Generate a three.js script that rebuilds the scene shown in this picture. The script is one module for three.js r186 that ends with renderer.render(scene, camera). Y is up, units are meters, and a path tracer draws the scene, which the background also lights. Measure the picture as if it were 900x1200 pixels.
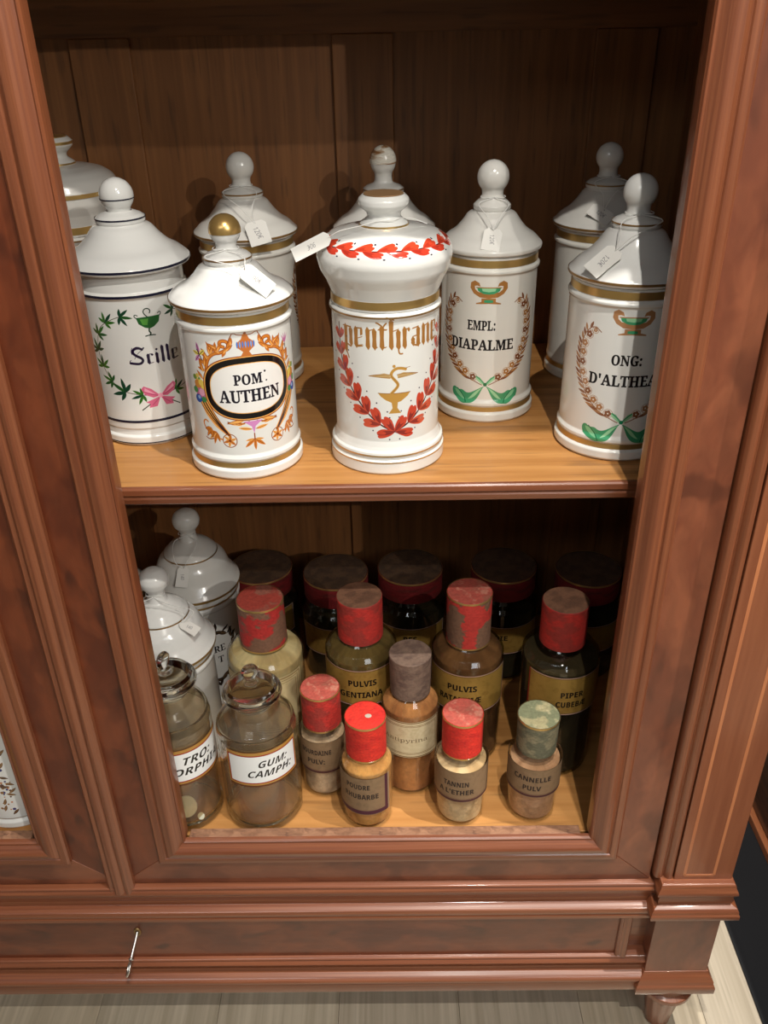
import * as THREE from 'three';
import { RoundedBoxGeometry } from 'three/addons/geometries/RoundedBoxGeometry.js';
import { mergeGeometries, toCreasedNormals } from 'three/addons/utils/BufferGeometryUtils.js';
import { RectAreaLightUniformsLib } from 'three/addons/lights/RectAreaLightUniformsLib.js';

// ---------------------------------------------------------------- camera, lights, exposure
const scene = new THREE.Scene();
scene.background = new THREE.Color(0x050505);
const S = 0.90;                       // height of the upper shelf above the floor
const HF = S - 0.497;                 // height of the cabinet's lower board
const DEG = Math.PI / 180;
const camera = new THREE.PerspectiveCamera(61.36, 0.75, 0.02, 30);
camera.position.set(0.0148, S + 0.4275, 0.7422);
camera.rotation.set(-30.2 * DEG, 0.729 * DEG, -1.174 * DEG, 'YXZ');
scene.add(camera);

const renderer = new THREE.WebGLRenderer({ antialias: true });
renderer.toneMapping = THREE.LinearToneMapping;
renderer.toneMappingExposure = 1.0;
renderer.shadowMap.enabled = true;
RectAreaLightUniformsLib.init();

const CEIL = 2.72;
// ceiling spots of the shop: [x, z, aim x, aim y, aim z, candela, cone degrees]
const SPOTS = [
  [0.30, 0.40, 0.10, 0.45, -0.10, 8.2, 36],
  [0.25, 1.14, 0.00, 0.95, -0.20, 7.0, 24],
  [1.15, 1.87, -0.05, 0.95, -0.25, 4.3, 20],
  [2.10, 3.00, -0.10, 0.95, -0.30, 9.5, 16],
  [1.05, 0.30, 0.62, 0.0, 0.0, 17, 24],  // added spot, brightens the floor right of the cabinet
];
const FILL_PANELS = [[-0.9, 2.3, 1.1, 0.55, 5.6], [1.2, 2.9, 1.1, 0.55, 6.6]];   // added fill panels for soft ambient light: x, z, width, depth, intensity
const SPOT_COLOR = new THREE.Color(1.0, 0.945, 0.865), FILL_COLOR = new THREE.Color(0.92, 0.97, 1.0);

// ---------------------------------------------------------------- helpers
function rng(seed) { let a = seed >>> 0; return () => { a = (a + 0x6D2B79F5) | 0; let t = Math.imul(a ^ (a >>> 15), 1 | a); t = (t + Math.imul(t ^ (t >>> 7), 61 | t)) ^ t; return ((t ^ (t >>> 14)) >>> 0) / 4294967296; }; }
const rand = rng(20417);
const taken = {};
function numbered(name) { taken[name] = (taken[name] ?? -1) + 1; return taken[name] ? `${name}_${String(taken[name]).padStart(3, '0')}` : name; }
function thing(name, label, category, pos = [0, 0, 0], turn = 0, group) {
  const o = new THREE.Group(); o.name = numbered(name); o.position.set(...pos); o.rotation.y = turn;
  o.userData = { label, category }; if (group) o.userData.group = group;
  scene.add(o); return o;
}
function mesh(name, geo, mat, parent, label) {
  const m = new THREE.Mesh(geo, mat); m.name = name; m.castShadow = m.receiveShadow = true;
  if (label) m.userData.label = label;
  (parent ?? scene).add(m); return m;
}
function struct(o) { o.userData.kind = 'structure'; return o; }
const V = (x, y, z) => new THREE.Vector3(x, y, z);

// periodic value noise
function noise2(seed, n = 64) {
  const r = rng(seed), g = Float32Array.from({ length: n * n }, r), s = (t) => t * t * (3 - 2 * t);
  return (x, y, px = n, py = n) => {
    const xi = Math.floor(x), yi = Math.floor(y), fx = s(x - xi), fy = s(y - yi), m = (a, b) => ((a % b) + b) % b;
    const x0 = m(xi, px) % n, x1 = m(xi + 1, px) % n, y0 = m(yi, py) % n, y1 = m(yi + 1, py) % n;
    return (g[y0 * n + x0] * (1 - fx) + g[y0 * n + x1] * fx) * (1 - fy) + (g[y1 * n + x0] * (1 - fx) + g[y1 * n + x1] * fx) * fy;
  };
}
function fbm(nz, x, y, px, py, oct = 4) { let a = 0, w = 0.5, t = 0; for (let i = 0; i < oct; i++) { a += w * nz(x, y, px, py); t += w; x *= 2; y *= 2; px *= 2; py *= 2; w *= 0.5; } return a / t; }
const mixc = (a, b, t) => a.map((v, i) => v + (b[i] - v) * t);
const clamp = (x, a = 0, b = 1) => Math.min(b, Math.max(a, x));
const smooth = (a, b, x) => { const t = clamp((x - a) / (b - a)); return t * t * (3 - 2 * t); };
// fn(u, v) -> [r, g, b] 0..255 (and optionally a height 0..1)
const SHARED = {};
function dataTex(w, h, fn, repeat, share) {
  const d = new Uint8Array(w * h * 4), b = new Uint8Array(w * h * 4);
  for (let y = 0; y < h; y++) for (let x = 0; x < w; x++) {
    const c = fn(x / w, y / h), i = (y * w + x) * 4, k = clamp((c[3] ?? 0.5)) * 255;
    d[i] = clamp(c[0], 0, 255); d[i + 1] = clamp(c[1], 0, 255); d[i + 2] = clamp(c[2], 0, 255); d[i + 3] = 255;
    b[i] = b[i + 1] = b[i + 2] = k; b[i + 3] = 255;
  }
  const make = (arr, srgb) => {
    const t = new THREE.DataTexture(arr, w, h, THREE.RGBAFormat); t.magFilter = THREE.LinearFilter; t.minFilter = THREE.LinearFilter;
    t.wrapS = t.wrapT = THREE.RepeatWrapping; if (srgb) t.colorSpace = THREE.SRGBColorSpace;
    if (repeat) t.repeat.set(1 / repeat[0], 1 / repeat[1]); t.needsUpdate = true; return t;
  };
  const t = { map: make(d, true) };
  if (share) t.bump = SHARED[share] ?? (SHARED[share] = make(b, false)); else t.bump = make(b, false);
  return t;
}
// straight grained wood: grain runs along v
function woodTex(seed, c0, c1, size = [0.25, 0.6], str = 1, pores = 0.35) {
  const n = noise2(seed), m = noise2(seed + 7);
  return dataTex(256, 512, (u, v) => {
    const wob = fbm(m, u * 4, v * 2, 4, 2) * 0.9;
    const g = fbm(n, (u + wob * 0.06) * 24, v * 3, 24, 3, 4), f = fbm(n, u * 64, v * 8, 64, 8, 3), p = n(u * 64 + 3.7, v * 16, 64, 16);
    let t = clamp(0.5 + (g - 0.5) * 2.2 * str + (f - 0.5) * 0.8 * str);
    const c = mixc(c0, c1, t), k = 1 - pores * smooth(0.72, 0.95, p);
    return [c[0] * k, c[1] * k, c[2] * k, 0.5 + (f - 0.5) * 0.6 - 0.4 * (1 - k)];
  }, size, 'grain' + size);
}
// burl veneer: cloudy figure with darker eyes
function burlTex(seed, c0, c1, c2, size = [0.3, 0.6]) {
  const n = noise2(seed), m = noise2(seed + 11);
  return dataTex(384, 512, (u, v) => {
    const wx = fbm(m, u * 5, v * 6, 5, 6) - 0.5, wy = fbm(m, u * 5 + 2.3, v * 6 + 9.1, 5, 6) - 0.5;
    const a = fbm(n, u * 8 + wx * 3, v * 9 + wy * 3, 8, 9, 5), e = fbm(m, u * 10 + wy * 2, v * 14 + wx * 2, 10, 14, 2), f = fbm(n, u * 40, v * 24, 40, 24, 2);
    let c = mixc(c0, c1, clamp(0.5 + (a - 0.5) * 2.6)); c = mixc(c, c2, 0.75 * smooth(0.66, 0.86, e));
    const k = 0.94 + 0.12 * f; return [c[0] * k, c[1] * k, c[2] * k, f];
  }, size, 'burl');
}
// blotches of one colour over another (worn paint, dust)
function patchTex(seed, c0, c1, lo, hi, freq = [6, 6], c2) {
  const n = noise2(seed), m = noise2(seed + 5);
  return dataTex(192, 192, (u, v) => {
    const a = fbm(n, u * freq[0], v * freq[1], freq[0], freq[1], 4), f = fbm(m, u * 32, v * 32, 32, 32, 2);
    let c = mixc(c0, c1, smooth(lo, hi, a + (f - 0.5) * 0.12)); if (c2) c = mixc(c, c2, 0.6 * smooth(0.6, 0.75, fbm(m, u * 9, v * 9, 9, 9, 3)));
    const k = 0.9 + 0.2 * f; return [c[0] * k, c[1] * k, c[2] * k, f];
  }, null, 'patch');
}
function std(o) { return new THREE.MeshStandardMaterial(o); }
function phys(o) { return new THREE.MeshPhysicalMaterial(o); }
function woodMat(t, o = {}) { return phys({ map: t.map, bumpMap: t.bump, bumpScale: 0.0002, roughness: 0.40, clearcoat: 0.5, clearcoatRoughness: 0.12, ...o }); }

// ---- materials
const M = {};
M.maho = [1, 2, 3].map((k) => woodMat(woodTex(30 + k, [108, 58, 35], [132, 77, 48], [0.06, 0.5], 0.7, 0), {}));
M.burl = [[[106, 56, 36], [128, 73, 48], [84, 43, 27]], [[86, 37, 17], [112, 55, 29], [62, 26, 12]]].map((c, k) => woodMat(burlTex(51 + k, ...c), {}));  // second veneer is darker: shade on the left stile put into its colour
M.post = woodMat(woodTex(61, [122, 68, 42], [138, 82, 53], [0.2, 0.6], 0.7, 0));
M.inlay = woodMat(woodTex(66, [172, 104, 66], [188, 120, 78], [0.1, 0.3], 0.7, 0));
M.oak = [1, 2].map((k) => woodMat(woodTex(70 + k, [164, 112, 58], [188, 136, 78], [0.22, 0.9], 0.7, 0.12), { roughness: 0.5, clearcoat: 0.15 }));
M.back = [1, 2, 3].map((k) => woodMat(woodTex(80 + k, [112, 70, 34], [136, 88, 46], [0.22, 0.8], 0.7, 0.15), { roughness: 0.6, clearcoat: 0.05 }));
M.ledge = woodMat(burlTex(91, [120, 84, 62], [150, 110, 84], [84, 54, 40], [0.06, 0.12]), { roughness: 0.6, clearcoat: 0 });
M.gap = std({ color: 0x1a0d08, roughness: 0.9 });
M.porc = phys({ color: new THREE.Color(0.745, 0.745, 0.72), roughness: 0.14, clearcoat: 0.5, clearcoatRoughness: 0.05 });
M.porcOld = phys({ color: new THREE.Color(0.70, 0.685, 0.64), roughness: 0.2, clearcoat: 0.4, clearcoatRoughness: 0.08 });
M.gold = std({ color: new THREE.Color(0.66, 0.43, 0.15), metalness: 0.75, roughness: 0.28 });
M.goldThin = std({ color: new THREE.Color(0.38, 0.22, 0.08), metalness: 0.7, roughness: 0.35 });
M.navy = std({ color: new THREE.Color(0.012, 0.012, 0.03), roughness: 0.25 });
M.paper = std({ color: new THREE.Color(0.82, 0.81, 0.78), roughness: 0.85 });
M.string = std({ color: new THREE.Color(0.78, 0.77, 0.74), roughness: 0.9 });
M.glass = phys({ color: new THREE.Color(0.95, 0.96, 0.93), transmission: 1, thickness: 0, roughness: 0.03, ior: 1.5 });
M.glassDark = phys({ color: new THREE.Color(0.70, 0.70, 0.60), transmission: 1, thickness: 0, roughness: 0.04, ior: 1.5 });
M.glassSolid = phys({ color: new THREE.Color(0.96, 0.97, 0.95), transmission: 1, thickness: 0.01, roughness: 0.02, ior: 1.5 });
M.film = phys({ color: new THREE.Color(0.80, 0.70, 0.56), transmission: 0.93, thickness: 0, roughness: 0.08, ior: 1.5 });
M.steel = std({ color: new THREE.Color(0.6, 0.59, 0.57), metalness: 1, roughness: 0.28 });
M.brassOld = std({ color: new THREE.Color(0.3, 0.2, 0.09), metalness: 0.9, roughness: 0.45 });

// ---- geometry: uv in metres by the face's main axis, the grain along axis g (0 x, 1 y, 2 z)
function boxUV(geo, g = 1, off = null) {
  const geom = geo.index ? geo.toNonIndexed() : geo; if (!geom.attributes.normal) geom.computeVertexNormals();
  const p = geom.attributes.position, n = geom.attributes.normal, uv = new Float32Array(p.count * 2), o = off ?? [rand() * 3, rand() * 3];
  for (let i = 0; i < p.count; i += 3) {
    const a = V().fromBufferAttribute(p, i), b = V().fromBufferAttribute(p, i + 1), c = V().fromBufferAttribute(p, i + 2);
    const q = b.sub(a).cross(c.sub(a)).toArray().map(Math.abs); let k = 0; if (q[1] > q[k]) k = 1; if (q[2] > q[k]) k = 2;
    const rest = [0, 1, 2].filter((t) => t !== k), va = rest.includes(g) ? g : rest[1], ua = rest.find((t) => t !== va);
    for (let j = i; j < i + 3; j++) { const q3 = [p.getX(j), p.getY(j), p.getZ(j)]; uv[j * 2] = q3[ua] + o[0]; uv[j * 2 + 1] = q3[va] + o[1]; }
  }
  geom.setAttribute('uv', new THREE.BufferAttribute(uv, 2)); return geom;
}
function box(x0, x1, y0, y1, z0, z1, g = 1, r = 0.0012) {
  const w = x1 - x0, h = y1 - y0, d = z1 - z0, rr = Math.min(r, w / 3, h / 3, d / 3);
  const b = new RoundedBoxGeometry(w, h, d, 1, rr); b.translate((x0 + x1) / 2, (y0 + y1) / 2, (z0 + z1) / 2); return boxUV(b, g);
}
// flat board cut to a polygon in x, y; thickness from z0 to z1
function board(poly, z0, z1, g = 1, bevel = 0.0008) {
  const s = new THREE.Shape(poly.map(([x, y]) => new THREE.Vector2(x, y)));
  const e = new THREE.ExtrudeGeometry(s, { depth: z1 - z0 - 2 * bevel, bevelEnabled: true, bevelThickness: bevel, bevelSize: bevel, bevelOffset: -bevel, bevelSegments: 1 });
  e.translate(0, 0, z0 + bevel); return boxUV(e, g);
}
// moulding: profile of [u, v] swept from a to b; u along side, v along out; the ends are cut with slope m0, m1 (shift along the run per u)
function sweep(profile, a, b, side, out, m0 = 0, m1 = 0, crease = 0.5) {
  const dir = b.clone().sub(a).normalize(), L = b.distanceTo(a), pos = [], uv = [], idx = [], ox = rand() * 3, n = profile.length;
  let acc = 0; const run = profile.map((p, i) => (i ? (acc += Math.hypot(p[0] - profile[i - 1][0], p[1] - profile[i - 1][1])) : 0));
  for (let e = 0; e < 2; e++) for (let i = 0; i < n; i++) {
    const [u, v] = profile[i], q = (e ? b : a).clone().addScaledVector(side, u).addScaledVector(out, v).addScaledVector(dir, (e ? m1 : m0) * u);
    pos.push(q.x, q.y, q.z); uv.push(run[i] + ox, (e ? L + m1 * u : m0 * u) + ox);
  }
  const flip = dir.clone().cross(side).dot(out) > 0;
  for (let i = 0; i < n - 1; i++) { const t = [i, i + 1, n + i, i + 1, n + i + 1, n + i]; for (let k = 0; k < 6; k += 3) flip ? idx.push(t[k], t[k + 1], t[k + 2]) : idx.push(t[k], t[k + 2], t[k + 1]); }
  // end caps
  const cap = THREE.ShapeUtils.triangulateShape(profile.map(([u, v]) => new THREE.Vector2(u, v)), []);
  const base = 2 * n; for (let i = 0; i < 2 * n; i++) { pos.push(pos[i * 3], pos[i * 3 + 1], pos[i * 3 + 2]); uv.push(uv[i * 2], uv[i * 2 + 1]); }
  for (const [i, j, k] of cap) { idx.push(base + i, base + j, base + k); idx.push(base + n + i, base + n + k, base + n + j); }
  const g = new THREE.BufferGeometry(); g.setAttribute('position', new THREE.Float32BufferAttribute(pos, 3)); g.setAttribute('uv', new THREE.Float32BufferAttribute(uv, 2)); g.setIndex(idx);
  return toCreasedNormals(g, crease);
}
// a profile whose corners are rounded: [u, v, radius]
function roundPts(pts, def = 0.0008, steps = 3) {
  const out = [], N = [];
  const nrm = (a, b) => { const dx = b[0] - a[0], dy = b[1] - a[1], l = Math.hypot(dx, dy) || 1; return [dy / l, -dx / l]; };
  for (let i = 0; i < pts.length; i++) {
    const p = pts[i];
    if (i === 0) { out.push([p[0], p[1]]); N.push(nrm(p, pts[1])); continue; }
    if (i === pts.length - 1) { out.push([p[0], p[1]]); N.push(nrm(pts[i - 1], p)); continue; }
    const a = pts[i - 1], b = pts[i + 1], la = Math.hypot(p[0] - a[0], p[1] - a[1]), lb = Math.hypot(b[0] - p[0], b[1] - p[1]);
    const n0 = nrm(a, p), n1 = nrm(p, b), cs = clamp(n0[0] * n1[0] + n0[1] * n1[1], -1, 1), th = Math.acos(cs);
    if (th < 0.01) { out.push([p[0], p[1]]); N.push(n0); continue; }
    const t = Math.min((p[2] ?? def) * Math.tan(th / 2), 0.49 * la, 0.49 * lb);
    const A = [p[0] + (a[0] - p[0]) * t / la, p[1] + (a[1] - p[1]) * t / la], B = [p[0] + (b[0] - p[0]) * t / lb, p[1] + (b[1] - p[1]) * t / lb];
    for (let k = 0; k <= steps; k++) {
      const s = k / steps, q = 1 - s, x = q * q * A[0] + 2 * q * s * p[0] + s * s * B[0], y = q * q * A[1] + 2 * q * s * p[1] + s * s * B[1];
      const nx = n0[0] * q + n1[0] * s, ny = n0[1] * q + n1[1] * s, l = Math.hypot(nx, ny) || 1; out.push([x, y]); N.push([nx / l, ny / l]);
    }
  }
  return { pts: out, N };
}
function lathe(raw, { seg = 72, def = 0.0008, uvY, steps = 3, arc, uRep = 1 } = {}) {
  const { pts, N } = roundPts(raw, def, steps), pos = [], nor = [], uv = [], idx = [], n = pts.length;
  const y0 = uvY ? uvY[0] : Math.min(...pts.map((p) => p[1])), y1 = uvY ? uvY[1] : Math.max(...pts.map((p) => p[1]));
  const [a0, a1] = arc ?? [-Math.PI, Math.PI];
  for (let i = 0; i <= seg; i++) {
    const a = a0 + (a1 - a0) * i / seg, s = Math.sin(a), c = Math.cos(a);
    for (let j = 0; j < n; j++) { pos.push(pts[j][0] * s, pts[j][1], pts[j][0] * c); nor.push(N[j][0] * s, N[j][1], N[j][0] * c); uv.push(uRep * i / seg, (pts[j][1] - y0) / (y1 - y0 || 1)); }
  }
  for (let i = 0; i < seg; i++) for (let j = 0; j < n - 1; j++) {
    const A = i * n + j, B = A + n; if (pts[j][0] > 1e-6) idx.push(A, B, A + 1); if (pts[j + 1][0] > 1e-6) idx.push(B, B + 1, A + 1);
  }
  const g = new THREE.BufferGeometry(); g.setAttribute('position', new THREE.Float32BufferAttribute(pos, 3)); g.setAttribute('normal', new THREE.Float32BufferAttribute(nor, 3)); g.setAttribute('uv', new THREE.Float32BufferAttribute(uv, 2)); g.setIndex(idx); return g;
}
const ring = (r, y0, y1, r1 = r) => lathe([[r, y0], [r1, y1]], { seg: 72 });
function tube(points, r, seg = 24, closed = false, rad = 6) { return new THREE.TubeGeometry(new THREE.CatmullRomCurve3(points, closed), seg, r, rad, closed); }
function canvas(w, h) { const c = document.createElement('canvas'); c.width = w; c.height = h; return [c, c.getContext('2d')]; }
function canvasTex(c) { const t = new THREE.CanvasTexture(c); t.colorSpace = THREE.SRGBColorSpace; t.anisotropy = 8; return t; }

// ---------------------------------------------------------------- the shop around the cabinet
const RX0 = -2.3, RX1 = 2.7, RZ0 = -0.58, RZ1 = 4.3;
{
  const wallMat = std({ color: new THREE.Color(0.60, 0.575, 0.53), roughness: 0.9 }), ceilMat = std({ color: new THREE.Color(0.72, 0.71, 0.69), roughness: 0.95 });
  const wl = (name, g) => struct(mesh(name, g, wallMat));
  wl('wall_back', box(RX0 - 0.1, RX1 + 0.1, -0.1, CEIL + 0.1, RZ0 - 0.1, RZ0, 1, 0.001));
  wl('wall_front', box(RX0 - 0.1, RX1 + 0.1, -0.1, CEIL + 0.1, RZ1, RZ1 + 0.1, 1, 0.001));
  wl('wall_left', box(RX0 - 0.1, RX0, -0.1, CEIL + 0.1, RZ0, RZ1, 1, 0.001));
  wl('wall_right', box(RX1, RX1 + 0.1, -0.1, CEIL + 0.1, RZ0, RZ1, 1, 0.001));
  struct(mesh('ceiling', box(RX0, RX1, CEIL, CEIL + 0.1, RZ0, RZ1, 1, 0.001), ceilMat));
  const floor = new THREE.Group(); floor.name = 'floor'; struct(floor); scene.add(floor);
  mesh('underfloor', box(RX0, RX1, -0.1, -0.02, RZ0, RZ1, 1, 0.001), std({ color: 0x6a6154, roughness: 1 }), floor);
  const tones = [[[176, 164, 142], [204, 192, 170]], [[184, 170, 146], [210, 196, 172]], [[170, 158, 138], [198, 186, 166]]].map(([a, b], k) => woodMat(woodTex(110 + k, a, b, [0.22, 1.1], 0.8, 0.05), { roughness: 0.55, clearcoat: 0.1 }));
  const pw = 0.185, pl = 1.22;
  for (let i = 0, x = RX0; x < RX1 - 0.01; i++, x += pw) {
    const x1 = Math.min(x + pw, RX1), st = (i % 3) * 0.41 + 0.1;
    for (let z = RZ0 - st; z < RZ1; z += pl) {
      const z0 = Math.max(z, RZ0), z1 = Math.min(z + pl, RZ1); if (z1 - z0 < 0.05) continue;
      mesh('plank', box(x + 0.0002, x1 - 0.0002, -0.02, 0, z0 + 0.0002, z1 - 0.0002, 2, 0.0007), tones[Math.floor(rand() * 3)], floor);
    }
  }
}
// ceiling spots, and unseen panels added as soft fill light
{
  const housing = std({ color: 0x2b2b2b, roughness: 0.5, metalness: 0.3 }), lens = std({ color: 0xffffff, emissive: SPOT_COLOR, emissiveIntensity: 6 });
  const where = ['above the open display cabinet', 'second from the cabinet along the ceiling', 'above the right side of the shop', 'at the far right end of the shop', 'added to brighten the floor right of the cabinet'];
  SPOTS.forEach(([x, z, ax, ay, az, cd, cone], i) => {
    const g = thing('ceiling_spot', `black ceiling spot lamp ${where[i]}`, 'lamp', [x, CEIL, z], 0, 'ceiling spots of the shop');
    mesh('mount', lathe([[0, -0.025], [0.05, -0.025], [0.05, 0], [0, 0]], { seg: 32 }), housing, g);
    mesh('stem', lathe([[0, -0.06], [0.008, -0.06], [0.008, -0.02], [0, -0.02]], { seg: 16 }), housing, g);
    const head = new THREE.Group(); head.name = 'head'; head.position.set(0, -0.07, 0); g.add(head);
    const d = V(ax - x, ay - CEIL + 0.07, az - z).normalize(); head.quaternion.setFromUnitVectors(V(0, -1, 0), d);
    mesh('can', lathe([[0.032, -0.07], [0.036, -0.07], [0.036, 0.02], [0.02, 0.035], [0, 0.035]], { seg: 32 }), housing, head);
    mesh('lens', lathe([[0, -0.05], [0.032, -0.05]], { seg: 32 }), lens, head);
    const l = new THREE.SpotLight(SPOT_COLOR, cd, 0, cone * DEG, 0.5, 2);
    l.position.set(x + d.x * 0.08, CEIL - 0.07 + d.y * 0.08, z + d.z * 0.08); l.target.position.set(ax, ay, az); l.castShadow = true; l.shadow.radius = 0.6; l.shadow.mapSize.set(2048, 2048);
    l.name = 'spot_beam'; scene.add(l, l.target);
  });
  FILL_PANELS.forEach(([x, z, w, d, I], i) => {
    const g = thing('added_fill_panel', `added flat white fill light panel ${i ? 'on the right' : 'on the left'} of the shop`, 'lamp', [x, CEIL, z]);
    mesh('frame', box(-w / 2 - 0.02, w / 2 + 0.02, -0.03, 0, -d / 2 - 0.02, d / 2 + 0.02, 1, 0.003), std({ color: 0xe8e8e6, roughness: 0.5 }), g);
    mesh('fill_diffuser', box(-w / 2, w / 2, -0.033, -0.0295, -d / 2, d / 2, 1, 0.001), std({ color: 0xffffff, emissive: FILL_COLOR, emissiveIntensity: 1.5 }), g);
    const l = new THREE.RectAreaLight(FILL_COLOR, I, w, d); l.position.set(x, CEIL - 0.036, z); l.rotation.x = -Math.PI / 2; l.name = 'fill_light'; scene.add(l);
  });
}

// ---------------------------------------------------------------- the cabinet
const CX = -0.3525;                                    // plane where the two doors meet
const cab = thing('display_cabinet', 'reddish brown burl veneered display cabinet with two open framed fronts', 'cabinet');
const ZB = -0.48;                                      // face of the back's framing
const XR = 0.405, XL = 2 * CX - XR;                    // inner faces of the side walls
const bm = () => M.back[Math.floor(rand() * 3)];
{
  // back: frame of rails and muntins with recessed panels
  const back = new THREE.Group(); back.name = 'back_frame'; cab.add(back);
  const y0 = HF - 0.02, y1 = S + 0.66, munt = [];
  for (let k = -3; k <= 1; k++) munt.push([-0.0545 + k * 0.3295, 0.0225 + k * 0.3295]);
  munt.push([0.27, 0.345]);
  mesh('top_rail', box(XL, XR, S + 0.403, S + 0.50, ZB - 0.012, ZB + 0.002, 0), bm(), back);
  for (const [a, b] of munt.slice(0, 5)) if (a > XL) mesh('muntin', box(a, Math.min(b, XR), y0, S + 0.403, ZB - 0.012, ZB, 1, 0.002), bm(), back);
  const edges = [XL, ...munt.slice(0, 5).filter(([a]) => a > XL).flat(), XR];
  for (let i = 0; i < edges.length - 1; i += 2) mesh('panel', box(edges[i] - 0.004, edges[i + 1] + 0.004, y0, S + 0.41, ZB - 0.016, ZB - 0.006, 1), bm(), back);
  mesh('upper_panel', box(XL, XR, S + 0.495, y1, ZB - 0.016, ZB - 0.006, 0), bm(), back);
  mesh('backing', box(XL - 0.03, XR + 0.03, y0 - 0.1, y1 + 0.02, ZB - 0.03, ZB - 0.0165, 0), M.back[0], back);
  // side walls, lower board, top
  for (const s of [-1, 1]) {
    const x0 = s > 0 ? XR : XL - 0.03, x1 = s > 0 ? XR + 0.03 : XL;
    mesh('side_panel', box(x0, x1, S - 0.77, S + 0.70, ZB - 0.03, -0.012, 1), M.post, cab);
    const lining = box(s > 0 ? XR - 0.008 : XL, s > 0 ? XR : XL + 0.008, HF, S + 0.66, ZB, -0.03, 1); mesh('side_lining', lining, M.back[1], cab);
    // toothed rack for the shelf on each side wall
    const sh = new THREE.Shape(); sh.moveTo(0, 0); sh.lineTo(0.018, 0);
    for (let k = 0, y = 0; k < 30; k++, y += 0.035) { sh.lineTo(0.018, y + 0.026); sh.lineTo(0.008, y + 0.026); sh.lineTo(0.018, y + 0.035); }
    sh.lineTo(0, 30 * 0.035);
    const rk = new THREE.ExtrudeGeometry(sh, { depth: 0.01, bevelEnabled: false }); 
    for (const z of [-0.11, -0.40]) { const g = rk.clone(); g.rotateY(s > 0 ? -Math.PI / 2 : Math.PI / 2); g.translate(s > 0 ? XR - 0.008 : XL + 0.008, HF + 0.03, z); mesh('shelf_rack', boxUV(g, 1), M.back[2], cab); }
  }
  mesh('lower_board', box(XL, XR, HF - 0.018, HF, ZB, -0.017, 0), M.oak[0], cab);
  mesh('inner_top', box(XL, XR, S + 0.64, S + 0.66, ZB, -0.03, 0), M.back[0], cab);
  mesh('cornice', box(XL - 0.08, XR + 0.08, S + 0.66, S + 0.74, ZB - 0.03, 0.05, 0, 0.01), M.maho[0], cab);
  // ledge behind the door mouldings
  mesh('front_ledge', box(XL + 0.857, 0.2475, HF + 0.0005, S - 0.4838, -0.0162, -0.0028, 0, 0.001), M.ledge, cab, 'greyish burl strip along the front of the lower board');
  mesh('front_ledge', box(2 * CX - 0.2475, XL + 0.653, HF + 0.0005, S - 0.4838, -0.0162, -0.0028, 0, 0.001), M.ledge, cab);
  // upper shelf with a moulded nosing
  const shelf = new THREE.Group(); shelf.name = 'shelf'; cab.add(shelf);
  mesh('shelf_board', box(XL + 0.009, XR - 0.009, S - 0.02, S, ZB + 0.001, -0.052, 0), M.oak[1], shelf, 'honey coloured oak board');
  const np = roundPts([[0, 0], [0, 0.004], [-0.0015, 0.0062], [-0.0072, 0.0072], [-0.0095, 0.0052], [-0.0105, 0.0042], [-0.0125, 0.0058], [-0.018, 0.0052], [-0.0205, 0.002], [-0.0205, 0]], 0.0012).pts;
  mesh('nosing', sweep(np, V(XL + 0.009, S, -0.052), V(XR - 0.009, S, -0.052), V(0, 1, 0), V(0, 0, 1)), M.maho[1], shelf, 'reddish moulded front edge');

  // doors: mitred frame, veneered band and a moulding round the opening
  const O = { x0: -0.2565, x1: 0.2575, y0: S - 0.484, y1: S + 0.578 }, W = 0.0385;
  const prof = roundPts([[0, -0.003], [0, 0.0015], [0.0022, 0.0042], [0.0035, 0.0028], [0.0055, 0.0036], [0.010, 0.0092, 0.006], [0.016, 0.0118, 0.006], [0.0225, 0.0105, 0.004], [0.0258, 0.0072], [0.0272, 0.0062], [0.0285, 0.0082], [0.0358, 0.0086], [0.0385, 0.0058], [0.0385, -0.004]], 0.0008).pts, deep = [[0, -0.015], ...prof];
  const band = 0.0475, bt = S - 0.5694;
  const mk = (mir) => {
    const d = new THREE.Group(); d.name = 'door'; cab.add(d);
    const fx = (x) => (mir ? 2 * CX - x : x), sd = (x) => V(mir ? -x : x, 0, 0), up = (y) => V(0, y, 0), f = V(0, 0, 1);
    mesh('moulding', sweep(deep, V(fx(O.x1), O.y0, 0), V(fx(O.x1), O.y1, 0), sd(1), f, -1, 1), M.maho[0], d);
    mesh('moulding', sweep(deep, V(fx(O.x0), O.y0, 0), V(fx(O.x0), O.y1, 0), sd(-1), f, -1, 1), M.maho[2], d);
    mesh('moulding', sweep(prof, V(fx(O.x0), O.y0, 0), V(fx(O.x1), O.y0, 0), up(-1), f, -1, 1), M.maho[1], d);
    mesh('moulding', sweep(deep, V(fx(O.x0), O.y1, 0), V(fx(O.x1), O.y1, 0), up(1), f, -1, 1), M.maho[1], d);
    const xa = O.x0 - W + 0.002, xb = O.x1 + W - 0.002, ya = O.y0 - W + 0.002, yb = O.y1 + W - 0.002, xA = CX + 0.0006, xB = 0.3455, yA = bt, yB = S + 0.645;
    const P = (pts) => pts.map(([x, y]) => [fx(x), y]);
    mesh('stile', board(P([[xb, ya], [xB, yA], [xB, yB], [xb, yb]]), -0.016, 0, 1), M.burl[0], d);
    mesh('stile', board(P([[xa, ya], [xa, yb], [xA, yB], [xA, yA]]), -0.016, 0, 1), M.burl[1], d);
    mesh('rail', board(P([[xa, ya], [xA, yA], [xB, yA], [xb, ya]]), -0.016, 0, 0), M.burl[0], d);
    mesh('rail', board(P([[xa, yb], [xb, yb], [xB, yB], [xA, yB]]), -0.016, 0, 0), M.burl[1], d);
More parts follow.
